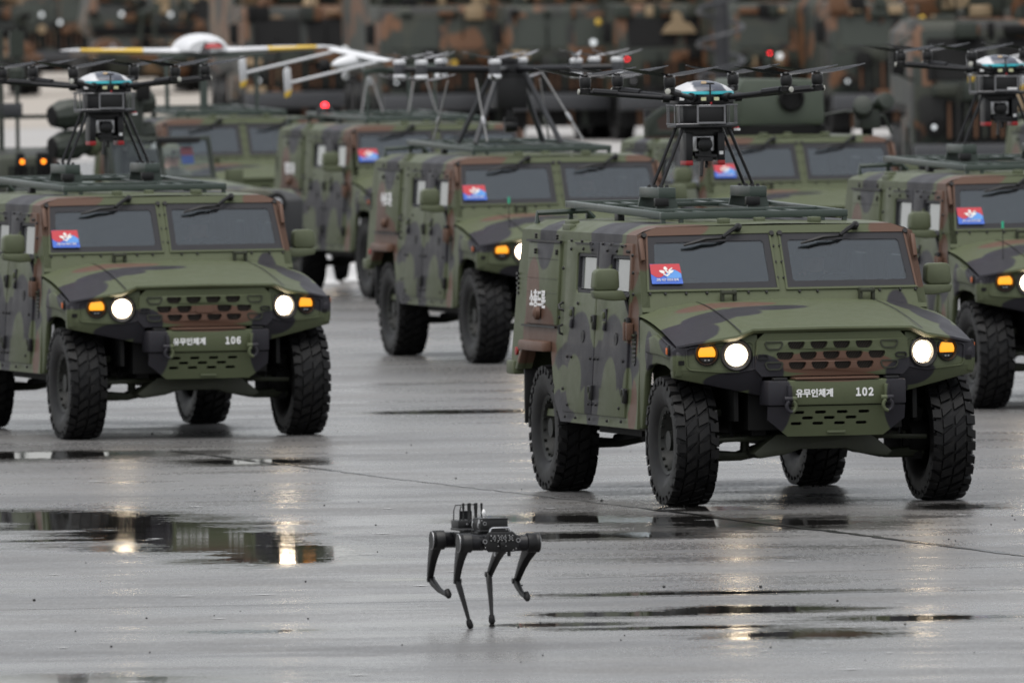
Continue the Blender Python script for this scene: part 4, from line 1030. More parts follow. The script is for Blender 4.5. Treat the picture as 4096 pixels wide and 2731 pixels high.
# ------------------------------------------------------------------ robot dog
def build_dog():
    t = thing('robot_dog', 'black four-legged robot walking over the wet tarmac in front of the cars', 'robot', (-.1316, 86.885, 0), R(15))
    k_ = M['black']
    obj('torso', MB().box((0, .17, .495), (.235, .46, .085)).box((0, .16, .545), (.19, .40, .018)).box((-.122, .2, .495), (.012, .22, .07)), k_, t, .012)
    mb = MB()
    for y in (.05, .12, .22, .30): mb.box((-.08, y, .556), (.05, .02, .012)).box((.08, y, .556), (.05, .02, .012))
    obj('deck_clip', mb, M['carbon'], t, .003)
    legs = {'FL': ((-.2, -.15, .495), (-.2, .02, .272), (-.135, -.01, .012)), 'FR': ((.2, -.15, .488), (.165, .10, .262), (.165, -.15, .170)),
            'RL': ((-.2, .45, .492), (-.205, .60, .262), (-.18, .30, .178)), 'RR': ((.2, .45, .485), (.155, .66, .280), (.135, .525, .012))}
    for kx, (h, kn, ft) in legs.items():
        s = -1 if kx[1] == 'L' else 1
        h, kn, ft = Vector(h), Vector(kn), Vector(ft)
        l = obj('leg', MB().lathe([(.050, -.038), (.056, -.034), (.056, .012), (.0545, .014), (.0545, .018), (.056, .020), (.056, .034), (.050, .040), (0, .040)], h, (s, 0, 0), 28), k_, t)
        obj('hip_motor', MB().lathe([(.040, 0), (.046, .01), (.046, .08), (.05, .09)], (s*.085, h.y, h.z), (s, 0, 0), 20).box((s*.10, h.y, h.z), (.04, .075, .08)), M['carbon'], l, .003)
        obj('edge_ring', MB().lathe([(.0505, .0398), (.0535, .0385), (.0545, .0365), (.0515, .0378)], h, (s, 0, 0), 28, False), M['alu'], l)
        # thigh: tapered, slightly bowed
        secs = []
        d = (kn-h).normalized(); side = Vector((1, 0, 0)); fw = d.cross(side).normalized()
        for q, wd, th in ((0, .098, .052), (.18, .092, .052), (.4, .070, .046), (.65, .052, .040), (.85, .040, .036), (1.04, .026, .032)):
            c = h+(kn-h)*q+fw*(-.018*math.sin(math.pi*q))*1.0 + Vector((s*.006, 0, 0))
            secs.append([c+side*(th/2)+fw*(wd/2), c-side*(th/2)+fw*(wd/2), c-side*(th/2)-fw*(wd/2), c+side*(th/2)-fw*(wd/2)])
        obj('thigh', MB().loft(secs), k_, l, .006)
        obj('knee_joint', MB().lathe([(.016, -.021), (.016, .021)], kn, (1, 0, 0), 14), M['carbon'], l)
        secs = []; d = (ft-kn).normalized(); fw = d.cross(side).normalized()
        up_ = -1 if kx in ('FR', 'RL') else 1
        for q, wd, th in ((-.02, .034, .030), (.15, .036, .030), (.5, .028, .024), (.85, .021, .019), (.97, .022, .020)):
            c = kn+(ft-kn)*q+fw*(.016*math.sin(math.pi*q))*(-1 if kx in ('FR', 'RL') else .4)
            secs.append([c+side*(th/2)+fw*(wd/2), c-side*(th/2)+fw*(wd/2), c-side*(th/2)-fw*(wd/2), c+side*(th/2)-fw*(wd/2)])
        obj('shin', MB().loft(secs), k_, l, .004)
        obj('shin_rod', MB().tube([kn+(ft-kn)*.08+fw*-.012, kn+(ft-kn)*.55+fw*-.006], .003, 5), M['alu'], l)
        fd = d if kx in ('FL', 'RR') else (d+Vector((0, 0, -.9))).normalized()
        a, b = ft-fd*.030, ft+fd*.0
        obj('foot', MB().tube([a-fd*.012, a, b-fd*.004, b+fd*.012], [.011, .018, .020, .012], 12), M['rubber'], l)
        obj('foot_ring', MB().tube([a-fd*.010, a-fd*.006], .0165, 12), M['carbon'], l)
    # face plate with camera bar, lamps, handle
    oc = [(-.075, .442), (.075, .442), (.10, .468), (.105, .500), (.096, .530), (.070, .556), (-.070, .556), (-.096, .530), (-.105, .500), (-.10, .468)]
    f = obj('face_plate', MB().prism(oc, lambda u, v, w: Vector((u, -.215+w, v)), 0, .014), k_, t, .002)
    obj('face_plate_back', MB().box((0, -.13, .495), (.17, .16, .09)), M['carbon'], f, .01)
    obj('camera_bar', MB().box((0, -.221, .522), (.142, .014, .032)), k_, f, .003)
    for x in (-.046, -.009, .016, .052):
        c = obj('camera', MB().lathe([(.0088, 0), (.0088, .005), (.0062, .005), (.0062, .002)], (x, -.228, .522), (0, -1, 0), 16, False), M['alu'], f)
        obj('lens', MB().lathe([(.0062, .001), (.003, .004), (0, .0045)], (x, -.228, .522), (0, -1, 0), 12), M['carbon'], f)
    for x in (-.098, .098):
        obj('lamp_ring', MB().lathe([(.0125, 0), (.0125, .008), (.0095, .008), (.0105, .001)], (x, -.214, .503 if x < 0 else .507), (0, -1, 0), 20, False), M['alu'], f)
        obj('lamp_glass', MB().lathe([(.0095, .002), (0, .004)], (x, -.214, .503 if x < 0 else .507), (0, -1, 0), 16, False), M['carbon'], f)
    mb = MB()
    for i in range(7):
        for z in (.508, .536): mb.lathe([(.0022, 0), (.0022, .003)], (-.064+.0213*i, -.2285, z), (0, -1, 0), 8)
    for (x, z) in ((-.02, .50), (-.02, .475), (.026, .50), (.026, .475), (.085, .46), (.07, .452), (-.095, .47)): mb.lathe([(.0022, 0), (.0022, .003)], (x, -.2155, z), (0, -1, 0), 8)
    obj('face_screws', mb, M['white'], f)
    obj('front_sensor', MB().box((.003, -.228, .486), (.03, .022, .026)).box((.003, -.224, .468), (.022, .014, .014)), k_, f, .003)
    obj('connector', MB().lathe([(.006, 0), (.006, .024)], (-.035, -.19, .418), (0, 0, 1), 10), M['alu'], t)
    obj('connector', MB().lathe([(.010, 0), (.010, .026)], (.05, -.19, .416), (0, 0, 1), 12), k_, t)
    def handle(pts, y): return MB().tube([(x, y+dy, z) for x, dy, z in pts], .0055, 8)
    obj('carry_handle', handle([(-.062, 0, .546), (-.060, 0, .560), (-.055, 0, .572), (-.045, 0, .578), (.045, 0, .578), (.055, 0, .572), (.060, 0, .560), (.060, 0, .548)], -.19), M['steel'], t)
    obj('carry_handle', handle([(-.06, 0, .55), (-.06, 0, .578), (-.05, 0, .587), (.05, 0, .587), (.06, 0, .578), (.06, 0, .55)], .47), M['steel'], t)
    # top boxes, aerials, bulb
    b = obj('equipment_box', MB().box((.0, .02, .590), (.162, .16, .066)).box((0, .02, .556), (.17, .17, .012)), k_, t, .004)
    obj('box_lid', MB().box((0, .02, .625), (.166, .164, .006)), k_, b, .001)
    obj('lamp_ring', MB().lathe([(.0105, 0), (.0105, .004), (.008, .004), (.008, .0)], (-.056, -.061, .600), (0, -1, 0), 18, False), M['alu'], b)
    mb = MB()
    for x in (-.072, -.03, .03, .074): mb.lathe([(.003, 0), (.003, .006)], (x, -.055, .627), n=8)
    for (x, z) in ((-.074, .618), (.07, .565)): mb.lathe([(.004, 0), (.004, .003)], (x, -.061, z), (0, -1, 0), 8)
    obj('box_screws', mb, M['alu'], b)
    for y in (-.045, .085):
        obj('latch', MB().box((-.085, y, .612), (.008, .014, .022)).tube([(-.088, y, .61), (-.092, y, .585), (-.088, y, .572)], .0035, 6), M['steel'], b)
    b2 = obj('radio_box', MB().box((-.045, .37, .580), (.15, .16, .05)).box((-.045, .28, .556), (.17, .3, .014)), k_, t, .004)
    obj('connector', MB().lathe([(.009, 0), (.009, .012), (.006, .02)], (-.07, .288, .582), (0, -1, 0), 12), M['steel'], b2)
    obj('cable', MB().tube([(-.065, .27, .58), (-.055, .25, .60), (-.04, .25, .618), (-.02, .26, .622)], .004, 6), M['carbon'], b2)
    for i in range(6):
        x = -.070+.0195*i; y = .32 if i % 2 else .36
        obj('aerial', MB().lathe([(.0055, 0), (.0055, .018), (.0045, .02), (.0052, .055), (.0068, .07), (.0068, .10)], (x, y, .603), n=8), k_, t)
    obj('aerial_guard', MB().tube([(-.118, .40, .605), (-.116, .40, .66), (-.106, .40, .690), (-.05, .40, .693), (.01, .40, .692)], .0035, 6).tube([(-.095, .35, .605), (-.093, .35, .66), (-.085, .35, .688)], .0035, 6), M['carbon'], t)
    obj('aerial_bracket', MB().box((-.04, .42, .632), (.07, .01, .05)), M['carbon'], t)
    bl = obj('bulb_lamp', MB().lathe([(.006, 0), (.006, .012), (.008, .014)], (-.045, .0, .628), n=12), M['steel'], t)
    obj('bulb', MB().lathe([(.005, .012), (.0105, .026), (.011, .034), (.007, .046), (.001, .052)], (-.045, .0, .628), n=14), M['white'], bl)
    return t
build_dog()

# ------------------------------------------------------------------ smaller vehicles between the armoured cars
def simple_wheel(parent, x, y, r, w):
    wl_ = obj('wheel', MB().lathe([(r*.25, -w*.3), (r*.5, -w*.2), (r*.55, w*.35), (r*.25, w*.38)], (0, 0, 0), (1, 0, 0), 20), M['rim'], parent)
    wl_.location = (x, y, r)
    mb = MB().lathe([(r*.55, -w*.45), (r*.85, -w*.5), (r*.96, -w*.42), (r*.97, w*.42), (r*.85, w*.5), (r*.55, w*.45)], (0, 0, 0), (1, 0, 0), 30, False)
    for k in range(22):
        a = 2*math.pi*k/22
        for sx in (-1, 1): mb.box((sx*w*.22, r*.975*math.cos(a+sx*.07), r*.975*math.sin(a+sx*.07)), (w*.42, r*.05, r*.13), Euler((a, 0, sx*.25)).to_matrix())
    obj('tyre', mb, M['rubber'], wl_)
    return wl_

def build_jeep(label, loc, rz, launcher=True):
    t = thing('open_jeep', label, 'jeep', loc, rz)
    cmj = M['camo']
    hood = [(-.70, -.55), (.70, -.55), (.74, .95), (-.74, .95)]
    secs = [[(-.66, -.62, .62), (.66, -.62, .62), (.66, -.62, 1.27), (.5, -.62, 1.33), (-.5, -.62, 1.33), (-.66, -.62, 1.27)],
            [(-.76, .95, .62), (.76, .95, .62), (.76, .95, 1.39), (.6, .95, 1.46), (-.6, .95, 1.46), (-.76, .95, 1.39)]]
    obj('hood', MB().loft(secs), M['jeep'], t, .03)
    for s in (-1, 1):
        obj('fender', MB().prism([(-.68, .75), (-.70, 1.22), (-.45, 1.32), (.55, 1.34), (.95, 1.26), (.95, .60), (.60, .60), (.45, .92), (-.40, .92), (-.52, .72)], lambda u, v, w, s=s: Vector((s*(.62+w), u, v)), 0, .30), M['jeep'], t, .03)
        h = obj('headlight', MB().lathe([(.11, 0), (.12, .05), (.10, .07)], (s*.56, -.68, 1.18), (0, -1, 0), 16), M['dark'], t)
        obj('lens', MB().lathe([(.095, .055), (.05, .075), (0, .08)], (s*.56, -.68, 1.18), (0, -1, 0), 14), M['alu'], h)
        obj('body_side', MB().prism([(.95, .55), (.95, 1.20), (1.35, 1.0), (2.0, 1.0), (2.2, 1.15), (3.1, 1.15), (3.1, .6), (2.9, .6), (2.7, .95), (1.95, .95), (1.8, .55)], lambda u, v, w, s=s: Vector((s*(.70+w), u, v)), 0, .10), M['jeep'], t, .02)
        obj('mirror', MB().box((s*1.0, 1.0, 1.45), (.2, .06, .16)).tube([(s*.78, 1.0, 1.3), (s*1.0, 1.0, 1.42)], .015, 6), M['green'], t, .02)
        obj('seat', MB().box((s*.38, 1.9, .85), (.5, .5, .12)).box((s*.38, 2.15, 1.15), (.48, .12, .6)), M['seat'], t, .02)
        for y in (0, 2.4): simple_wheel(t, s*.74, y, .38, .24)
    obj('floor', MB().box((0, 1.9, .62), (1.4, 2.4, .06)).box((0, 3.08, .9), (1.5, .06, .5)).box((0, .95, .95), (1.5, .08, .65)), M['dark'], t)
    g = obj('grille', MB().box((0, -.635, 1.05), (.62, .02, .36)), M['dark'], t)
    for k in range(9): obj('grille_slat', MB().box((-.28+.07*k, -.65, 1.05), (.03, .02, .34)), M['jeep'], g)
    obj('bumper', MB().box((0, -.78, .62), (1.5, .12, .16)), M['fargreen'], t, .02)
    wm = lambda u, v, w: Vector((u*.84, .70+(v-1.28)*.28+w, v))
    f = obj('windscreen_frame', MB().holed(rect(-.76, .76, 1.42, 1.90), [rect(-.71, -.03, 1.47, 1.85), rect(.03, .71, 1.47, 1.85)], wm, .05), M['fargreen'], t, .008)
    for x0, x1 in ((-.72, -.02), (.02, .72)): obj('glass', MB().prism(rect(x0, x1, 1.46, 1.86), wm, .02, .026), M['thin'], f)
    obj('wiper_motor', MB().box((.2, .80, 1.86), (.5, .08, .07)), M['black'], f, .01)
    obj('flag_sticker', MB().prism(rect(.31, .49, 1.60, 1.78), wm, .034, .04), M['flagblue'], f)
    obj('flag_field', MB().prism(rect(.31, .49, 1.695, 1.78), wm, .030, .034), M['flagred'], f)
    obj('steering_wheel', MB().tube([(.38+.18*math.cos(2*math.pi*k/16), 1.35, 1.25+.18*math.sin(2*math.pi*k/16)) for k in range(17)], .015, 6), M['black'], t)
    obj('rear_locker', MB().box((0, 2.75, 1.0), (1.3, .55, .7)), M['fargreen'], t, .03)
    return t
J1 = build_jeep('open jeep with a clear windscreen and soldier behind the car numbered 106', (-3.37, 164.8, 0), R(30))
person('helmeted soldier behind the clear windscreen of the jeep', at((-3.37, 164.8, R(30)), (.42, 1.36, .97)), R(30))

def build_launcher(loc, rz):
    t = thing('missile_launcher', 'twin dark green missile tubes beside the six-armed drone of car 106', 'missile launcher', loc, rz)
    ax = Vector((-.86, -.48, -.12)).normalized()
    for z in (2.20, 1.86):
        tb = obj('launch_tube', MB().lathe([(.10, -.62), (.13, -.60), (.13, .28), (.165, .34), (.165, .50), (.12, .62), (0, .62)], (0, 0, z), ax, 10), M['fargreen'], t, smooth=25)
        obj('tube_band', MB().lathe([(.155, 0), (.165, .02), (.165, .08), (.155, .10)], Vector((0, 0, z))+ax*.10, ax, 14), M['green'], tb)
        obj('tube_cap', MB().lathe([(.12, .62), (.11, .64), (0, .645)], (0, 0, z), ax, 10), M['dark'], tb)
    obj('launcher_mount', MB().box((.35, .25, 2.0), (.18, .5, .7)).box((.30, .4, 1.50), (.6, .5, .5)).tube([(.15, .1, 1.9), (.05, .0, .66)], .09, 8), M['fargreen'], t, .03)
    obj('sight', MB().box((.45, -.1, 2.38), (.16, .3, .18)), M['dark'], t, .02)
    return t
build_launcher((-4.45, 166.9, 0), 0)

def build_utility(loc, rz):
    t = thing('utility_truck', 'small green truck with amber lamps and tall thin poles at the left edge', 'truck', loc, rz)
    obj('hood', MB().loft([[(-.45, -.6, .7), (.45, -.6, .7), (.36, -.6, 1.46), (-.36, -.6, 1.46)], [(-.55, .9, .7), (.55, .9, .7), (.42, .9, 1.55), (-.42, .9, 1.55)]]), M['farC'], t, .05)
    g = obj('grille', MB().box((.0, -.615, 1.22), (.5, .02, .26)), M['dark'], t)
    for k in range(7): obj('grille_slat', MB().box((-.21+.07*k, -.63, 1.22), (.03, .02, .26)), M['fargreen'], g)
    for s in (-1, 1):
        h = obj('lamp_housing', MB().box((.04+s*.15, -.62, 1.38), (.2 if s > 0 else .1, .08, .26)), M['dark'], t, .02)
        obj('amber_lamp', MB().lathe([(.026, 0), (.022, .012), (0, .018)], (.04+s*.13, -.66, 1.40), (0, -1, 0), 14), M['orange'], h)
        obj('fender', MB().box((s*.72, .1, .95), (.3, 1.3, .16)), M['farC'], t, .04)
        for y in (0, 2.4): simple_wheel(t, s*.74, y, .40, .26)
    obj('cab', MB().box((0, 1.9, .95), (1.5, 2.0, .6)), M['farC'], t, .03)
    obj('windscreen_frame', MB().holed(rect(-.72, .72, 1.5, 1.95), [rect(-.66, .66, 1.55, 1.90)], lambda u, v, w: Vector((u, 1.0+w, v)), .05), M['fargreen'], t)
    for x, r_ in ((-.16, .035), (.04, .025)):
        p = obj('pole', MB().tube([(x, .6, 1.45), (x, .6, 3.0)], r_, 8), M['fargreen'], t)
        if x > 0: obj('pole_fitting', MB().lathe([(.05, 2.35), (.10, 2.40), (.10, 2.50), (.05, 2.55)], (x, .6, 0), n=12).box((x, .6, 2.82), (.17, .12, .30)), M['fargreen'], p)
    obj('cross_bar', MB().box((-.40, .6, 2.02), (1.0, .06, .16)), M['bumper'], t, .01)
    return t
build_utility((-5.92, 185.0, 0), R(10))

def build_turret(key):
    X, Y, th = POSE[key]
    t = thing('roof_turret', 'square green turret box with a dark round sight on the roof of an armoured car', 'turret', at(POSE[key], (0, 0, 0)), th)
    c = [(-.42, 2.03), (.47, 2.03), (.49, 2.10), (.47, 2.50), (-.38, 2.52), (-.44, 2.40)]
    obj('turret_box', MB().prism(c, lambda u, v, w: Vector((u, 1.6+w, v)), 0, 1.1), plain('turret_green', (.055, .07, .05), .5), t, .03)
    obj('turret_ring', MB().lathe([(.62, 1.93), (.62, 2.03), (.5, 2.04)], (.0, 2.1, 0), n=28), M['dark'], t)
    obj('sight', MB().lathe([(.13, 0), (.14, .04), (.11, .06), (.10, .02), (0, .015)], (.12, 1.6, 2.31), (0, -1, 0), 20), M['dark'], t)
    s_ = obj('binocular_sight', MB().lathe([(.09, -.2), (.11, .05), (.10, .16)], (.98, 1.9, 2.18), (-.3, -1, .35), 14).lathe([(.08, -.2), (.10, .05), (.09, .16)], (1.18, 1.95, 2.22), (.2, -1, .35), 14).box((1.05, 2.0, 2.08), (.2, .3, .2)), M['fargreen'], t, .01)
    obj('sight_post', MB().tube([(1.05, 2.0, 1.9), (1.05, 2.0, 2.1)], .06, 8), M['dark'], s_)
    obj('guard_rail', MB().tube([(.62, 2.3, 1.92), (.64, 2.3, 2.12), (.9, 2.3, 2.16), (1.32, 2.3, 2.10), (1.40, 2.3, 1.92)], .016, 6), M['fargreen'], t)
    sh = obj('hatch_shield', MB().holed([(-1.32, 1.94), (-.85, 1.94), (-.85, 2.24), (-1.16, 2.24), (-1.34, 2.12)], [[(-1.20, 2.0), (-.92, 2.0), (-.92, 2.18), (-1.12, 2.18), (-1.22, 2.10)]], lambda u, v, w: Vector((u, 1.9+w, v)), .04), M['fargreen'], t, .006)
    obj('hatch_plate', MB().box((-1.0, 2.3, 2.06), (.5, .06, .30)), M['farC'], sh)
    return t
build_turret('backr')
for k in ('backr',):
    rk = next(c for c in cars[k].children if c.name.startswith('roof_rack'))
    for ch in list(rk.children): bpy.data.objects.remove(ch)
    bpy.data.objects.remove(rk)

# ------------------------------------------------------------------ heavy vehicles of the background row
def heavy_truck(label, X, Y, rz, mat, w=2.55, h=3.5, tall=True, seed=0, white=False):
    rnd = random.Random(seed)
    t = thing('military_truck', label, 'military truck', (X, Y, 0), rz, 'heavy trucks parked in the background row')
    hw_ = w/2
    cab = [(0, .95), (-.05, 1.75), (.22, 2.75), (1.9, 2.8), (1.9, .95)]
    obj('cab', MB().prism(cab, lambda u, v, q: Vector((q, u, v)), -hw_, hw_), mat, t, .05)
    f = obj('windscreen_frame', MB().holed(rect(-hw_+.12, hw_-.12, 1.82, 2.62), [rect(-hw_+.22, -.06, 1.92, 2.52), rect(.06, hw_-.22, 1.92, 2.52)], lambda u, v, q: Vector((u, -.06+(v-1.75)*.27+q, v)), .06), mat, t)
    for s in (-1, 1): obj('windscreen', MB().box((s*(hw_-.1)/2, .05, 2.2), (hw_-.28, .02, .62), Euler((R(-15), 0, 0)).to_matrix()), M['dark'] if seed % 3 == 0 else (mat if seed % 3 == 1 else M['fargreen']), f)
    b = obj('bumper', MB().box((0, -.18, .80), (w+.05, .26, .34)), M['bumper'], t, .05)
    if white: obj('number_board', MB().box((.5, -.33, .82), (.5, .02, .20)), M['white'], b)
    sk = obj('lower_skirt', MB().box((0, .12, .47), (w*.98, .06, .36)), M['dark'], t)
    for k in range(9): obj('skirt_strip', MB().box((-w*.44+w*.11*k, .075, .47), (.10, .03, .36)), M['farbrown'] if k % 3 == 1 else M['fargreen'] if k % 3 else M['dark'], sk)
    g = obj('grille', MB().box((0, -.03, 1.32), (w*.62, .06, .55)), M['dark'], t)
    for k in range(11): obj('grille_slat', MB().box((-w*.28+w*.056*k, -.075, 1.32), (.045, .03, .53)), mat if k % 3 else M['farbrown'], g)
    for s in (-1, 1):
        hl = obj('headlight', MB().lathe([(.13, 0), (.14, .06), (.12, .08)], (s*(hw_-.28), -.04, 1.22), (0, -1, 0), 14), M['dark'], t)
        obj('lens', MB().lathe([(.10, .06), (0, .09)], (s*(hw_-.28), -.04, 1.22), (0, -1, 0), 14), M['lens_glint'] if rnd.random() < .45 else M['alu'], hl)  # unlit headlight; its pale glow stands in for mirrored sky
        m = obj('mirror', MB().box((s*(hw_+.22), .05, 2.2), (.2, .06, .42)), M['dark'], t, .02)
        obj('mirror_arm', MB().tube([(s*hw_, .2, 2.55), (s*(hw_+.22), .05, 2.42)], .02, 6).tube([(s*hw_, .2, 1.9), (s*(hw_+.22), .05, 2.0)], .02, 6), M['fargreen'], m)
        for y in (.9, 4.2, 5.6): simple_wheel(t, s*(hw_-.2), y, .62, .40)
        obj('fender', MB().prism([(.0, .95), (.05, 1.3), (1.8, 1.3), (1.8, 1.0), (1.55, .95), (1.3, 1.22), (.5, 1.22), (.25, .95)], lambda u, v, q, s=s: Vector((s*(hw_-.38+q), u, v)), 0, .42), mat, t)
        obj('stowage_box', MB().box((s*(hw_-.25), 2.6, 1.05), (.5, 1.0, .6)), mat, t, .03)
    obj('chassis', MB().box((0, 3.2, .85), (w*.5, 6.6, .35)), M['dark'], t)
    z0 = 1.35
    if tall:
        obj('launcher_body', MB().prism(chamfer(rect(-hw_+.05, hw_-.05, z0, h), .18), lambda u, v, q: Vector((u, 2.2+q, v)), 0, 4.4), mat, t)
        for i in range(3): obj('stowage_bin', MB().box((-hw_*.6+hw_*.6*i, 1.9, 2.95+rnd.random()*.2), (hw_*.5, .5, .45)), mat if i != 1 else M['fargreen'], t, .03)
    else:
        obj('cargo_cover', MB().prism([(-hw_, z0), (hw_, z0), (hw_, 2.7), (hw_*.75, 3.1), (-hw_*.75, 3.1), (-hw_, 2.7)], lambda u, v, q: Vector((u, 2.1+q, v)), 0, 4.6), mat, t, .05)
    mats = [mat, M['fargreen'], M['farbrown'], M['tan'], M['dark'], mat]
    for i in range(26):
        x = rnd.uniform(-hw_*.95, hw_*.95); z = rnd.choice([1.0, 1.6, 1.75, 2.62, 2.9, 3.05, 3.25]); dx = rnd.uniform(.06, .42); dz = rnd.uniform(.06, .32)
        if not tall and z > 2.8: z -= .5
        y = -.10 if z < 1.9 else (.16 if z < 2.8 else 1.0)
        obj('kit_box', MB().box((x, y, z), (dx, rnd.uniform(.1, .4), dz)), mats[(i+seed) % 6], t, .015)
    for i in range(4):
        x = rnd.uniform(-hw_*.9, hw_*.9); z = rnd.choice([1.65, 2.8, 3.1])
        obj('cable_drum', MB().lathe([(.05, 0), (rnd.uniform(.10, .2), .02), (rnd.uniform(.10, .2), .12), (.05, .14)], (x, -.14 if z < 2 else .9, z), (rnd.uniform(-.4, .4), -1, 0), 14), mats[(i*2+seed) % 5], t)
        obj('whip_aerial', MB().tube([(x, .6, 2.7), (x+rnd.uniform(-.1, .1), .7, 3.9)], .014, 5), M['dark'], t)
    for i in range(3):
        x = rnd.uniform(-hw_, hw_); z = rnd.uniform(1.5, 2.6)
        obj('handle_rail', MB().tube([(x, -.05, z-.25), (x, -.12, z-.2), (x, -.12, z+.2), (x, -.0, z+.25)], .018, 6), M['dark'], t)
    return t

def howitzer(label, X, Y, rz, mat, seed=0):
    rnd = random.Random(seed)
    t = thing('tracked_howitzer', label, 'self-propelled gun', (X, Y, 0), rz, 'tracked guns parked in the background row')
    hull = [(-.1, 1.15), (.1, .62), (.6, .45), (6.6, .5), (6.8, 1.55), (1.7, 1.62)]
    obj('hull', MB().prism(hull, lambda u, v, q: Vector((q, u, v)), -1.15, 1.15), mat, t, .03)
    for s in (-1, 1):
        ol = [(-.15, .85), (.25, 1.02), (6.5, 1.02), (6.85, .8), (6.6, .4), (5.9, .06), (.75, .06), (.1, .45)]
        tr = obj('track', MB().prism(ol, lambda u, v, q, s=s: Vector((s*(1.2+q), u, v)), 0, .48), M['dark'], t)
        mb = MB()
        for k in range(9):
            a = .42+.075*k; mb.box((s*1.44, .75-(a-.06)*1.15+.0, a), (.46, .06, .05))
        obj('track_links', mb, M['rubber'], tr)
        for k in range(6): obj('road_wheel', MB().lathe([(.30, 0), (.30, .12), (.12, .14)], (s*1.55, .95+1.0*k, .40), (s, 0, 0), 18), M['rim'], tr)
        obj('track_guard', MB().box((s*1.42, 3.2, 1.12), (.55, 6.6, .10)).box((s*1.42, -.12, 1.0), (.55, .05, .30)), mat, t, .02)
        # rounded brown skirts over the front of the tracks
        arc = [(.44*math.cos(math.pi*k/14), .44*math.sin(math.pi*k/14)*.9) for k in range(15)]
        obj('stowage_roll', MB().prism(arc, lambda u, v, q, s=s: Vector((s*1.12+u, .25+q, 1.18+v)), 0, .5), M['farbrown'], t, .03)
        h = obj('headlight', MB().box((s*1.0, .0, 1.35), (.18, .16, .18)), M['dark'], t)
        obj('lens', MB().lathe([(.07, 0), (0, .02)], (s*1.0, -.085, 1.35), (0, -1, 0), 12), M['alu'], h)
        obj('smoke_tubes', MB().lathe([(.06, 0), (.06, .3)], (s*1.25, 1.9, 2.2), (s*.5, -1, .4), 10).lathe([(.06, 0), (.06, .3)], (s*1.4, 1.95, 2.2), (s*.6, -1, .4), 10), M['dark'], t)
    tur = [(-1.35, 1.62), (1.35, 1.62), (1.55, 1.95), (1.40, 2.75), (.9, 3.0), (-.9, 3.0), (-1.40, 2.75), (-1.55, 1.95)]
    obj('turret', MB().prism(tur, lambda u, v, q: Vector((u, 1.9+q+(v-1.6)*.3, v)), 0, 3.6), mat, t, .04)
    obj('shadow_skirt', MB().box((0, 1.95, 1.78), (2.8, .3, .22)), M['dark'], t)  # plain dark band across the foot of the turret
    obj('gun_barrel', MB().lathe([(.20, 0), (.20, .6), (.13, .7), (.11, 4.4), (.16, 4.45), (.16, 4.9), (.10, 4.9)], (0, 2.1, 2.15), (0, -1, .06), 16), M['fargreen'], t)
    obj('travel_lock', MB().prism([(-.3, 1.45), (-.2, 1.45), (-.08, 2.2), (.08, 2.2), (.2, 1.45), (.3, 1.45), (.14, 2.34), (-.14, 2.34)], lambda u, v, q: Vector((u, .2+q, v)), 0, .1), M['fargreen'], t)
    mats = [mat, M['fargreen'], M['farbrown'], M['tan'], M['dark']]
    for i in range(22):
        x = rnd.uniform(-1.4, 1.4); z = rnd.choice([1.3, 1.45, 1.95, 2.15, 2.35, 2.6, 2.75]); y = .5 if z < 1.5 else 1.85+(z-1.6)*.3
        obj('kit_box', MB().box((x, y, z), (rnd.uniform(.15, .5), .25, rnd.uniform(.12, .35))), mats[(i+seed) % 5], t, .015)
    return t

def px_x(px, D): return (px-img_w/2)/f_px*D
def red_lamp(px, py, D, par):
    """tail-coloured lamp on the front of a background vehicle"""
    z = cam_h-(py-horizon)/f_px*D
    c = par.matrix_world.inverted() @ Vector((px_x(px, D), D, z))
    l = obj('red_lamp', MB().lathe([(.022, 0), (.022, .015), (.015, .022), (0, .024)], c, (0, -1, 0), 12), M['redlamp'], par)
    obj('lamp_bracket', MB().box(c+Vector((0, .22, 0)), (.08, .46, .08)), M['dark'], l)
bpy.context.view_layer.update()
rows = []
hz = [(-60, 425, 'tracked gun at the far left corner with a red lamp on its front'), (610, 428, 'tracked gun behind the white flying-wing drone'), (1150, 432, 'tracked gun behind the fins of the twin-boom drone'), ]
for i, (px, D, lb) in enumerate(hz): rows.append(howitzer(lb, px_x(px, D), D, R(6), M['farA'], i))
tk = [(1235, 322, 'truck above the red warning lamp between the drone tail fins', 'farA', True), (1790, 312, 'truck behind the left arms of the eight-armed drone', 'farB', True), (2300, 310, 'truck behind the payload box of the eight-armed drone', 'farB', True),
      (2740, 308, 'truck with a tan patch beside the coiled mast', 'farB', True), (3190, 304, 'truck behind the square green turret box', 'farB', True), (3600, 300, 'truck with a white number board on its dark bumper', 'farB', False), (4060, 303, 'truck in the upper right corner', 'farB', True)]
for i, (px, D, lb, mt, tall) in enumerate(tk):
    rows.append(heavy_truck(lb, px_x(px, D), D, R(8), M[mt], tall=tall, seed=i+3, white=(i == 5)))
rows.append(heavy_truck('olive truck behind the drone at the right edge, nearest of the trucks', px_x(3985, 222), 222, R(2), M['farB'], w=2.3, h=2.75, tall=True, seed=21))
back = [(-350, 470), (250, 475), (900, 470), (1500, 440), (2050, 430), (2560, 432), (3000, 428), (3440, 430), (3850, 425), (4300, 430)]
bl_ = ['rearmost truck above the left drone arms', 'rearmost truck between two tracked guns at top left', 'rearmost truck over the white drone fuselage', 'rearmost truck over the white drone tail', 'rearmost truck above the eight-armed drone hub',
       'rearmost truck left of the coiled mast', 'rearmost truck just right of the coiled mast', 'rearmost truck over the turret box', 'rearmost truck over the right drone', 'rearmost truck at the top right corner']
for i, (px, D) in enumerate(back):
    rows.append(heavy_truck(bl_[i], px_x(px, D), D, R(7), M['farB'] if i > 2 else M['farA'], w=2.9, h=3.7, seed=40+i))
bpy.context.view_layer.update()
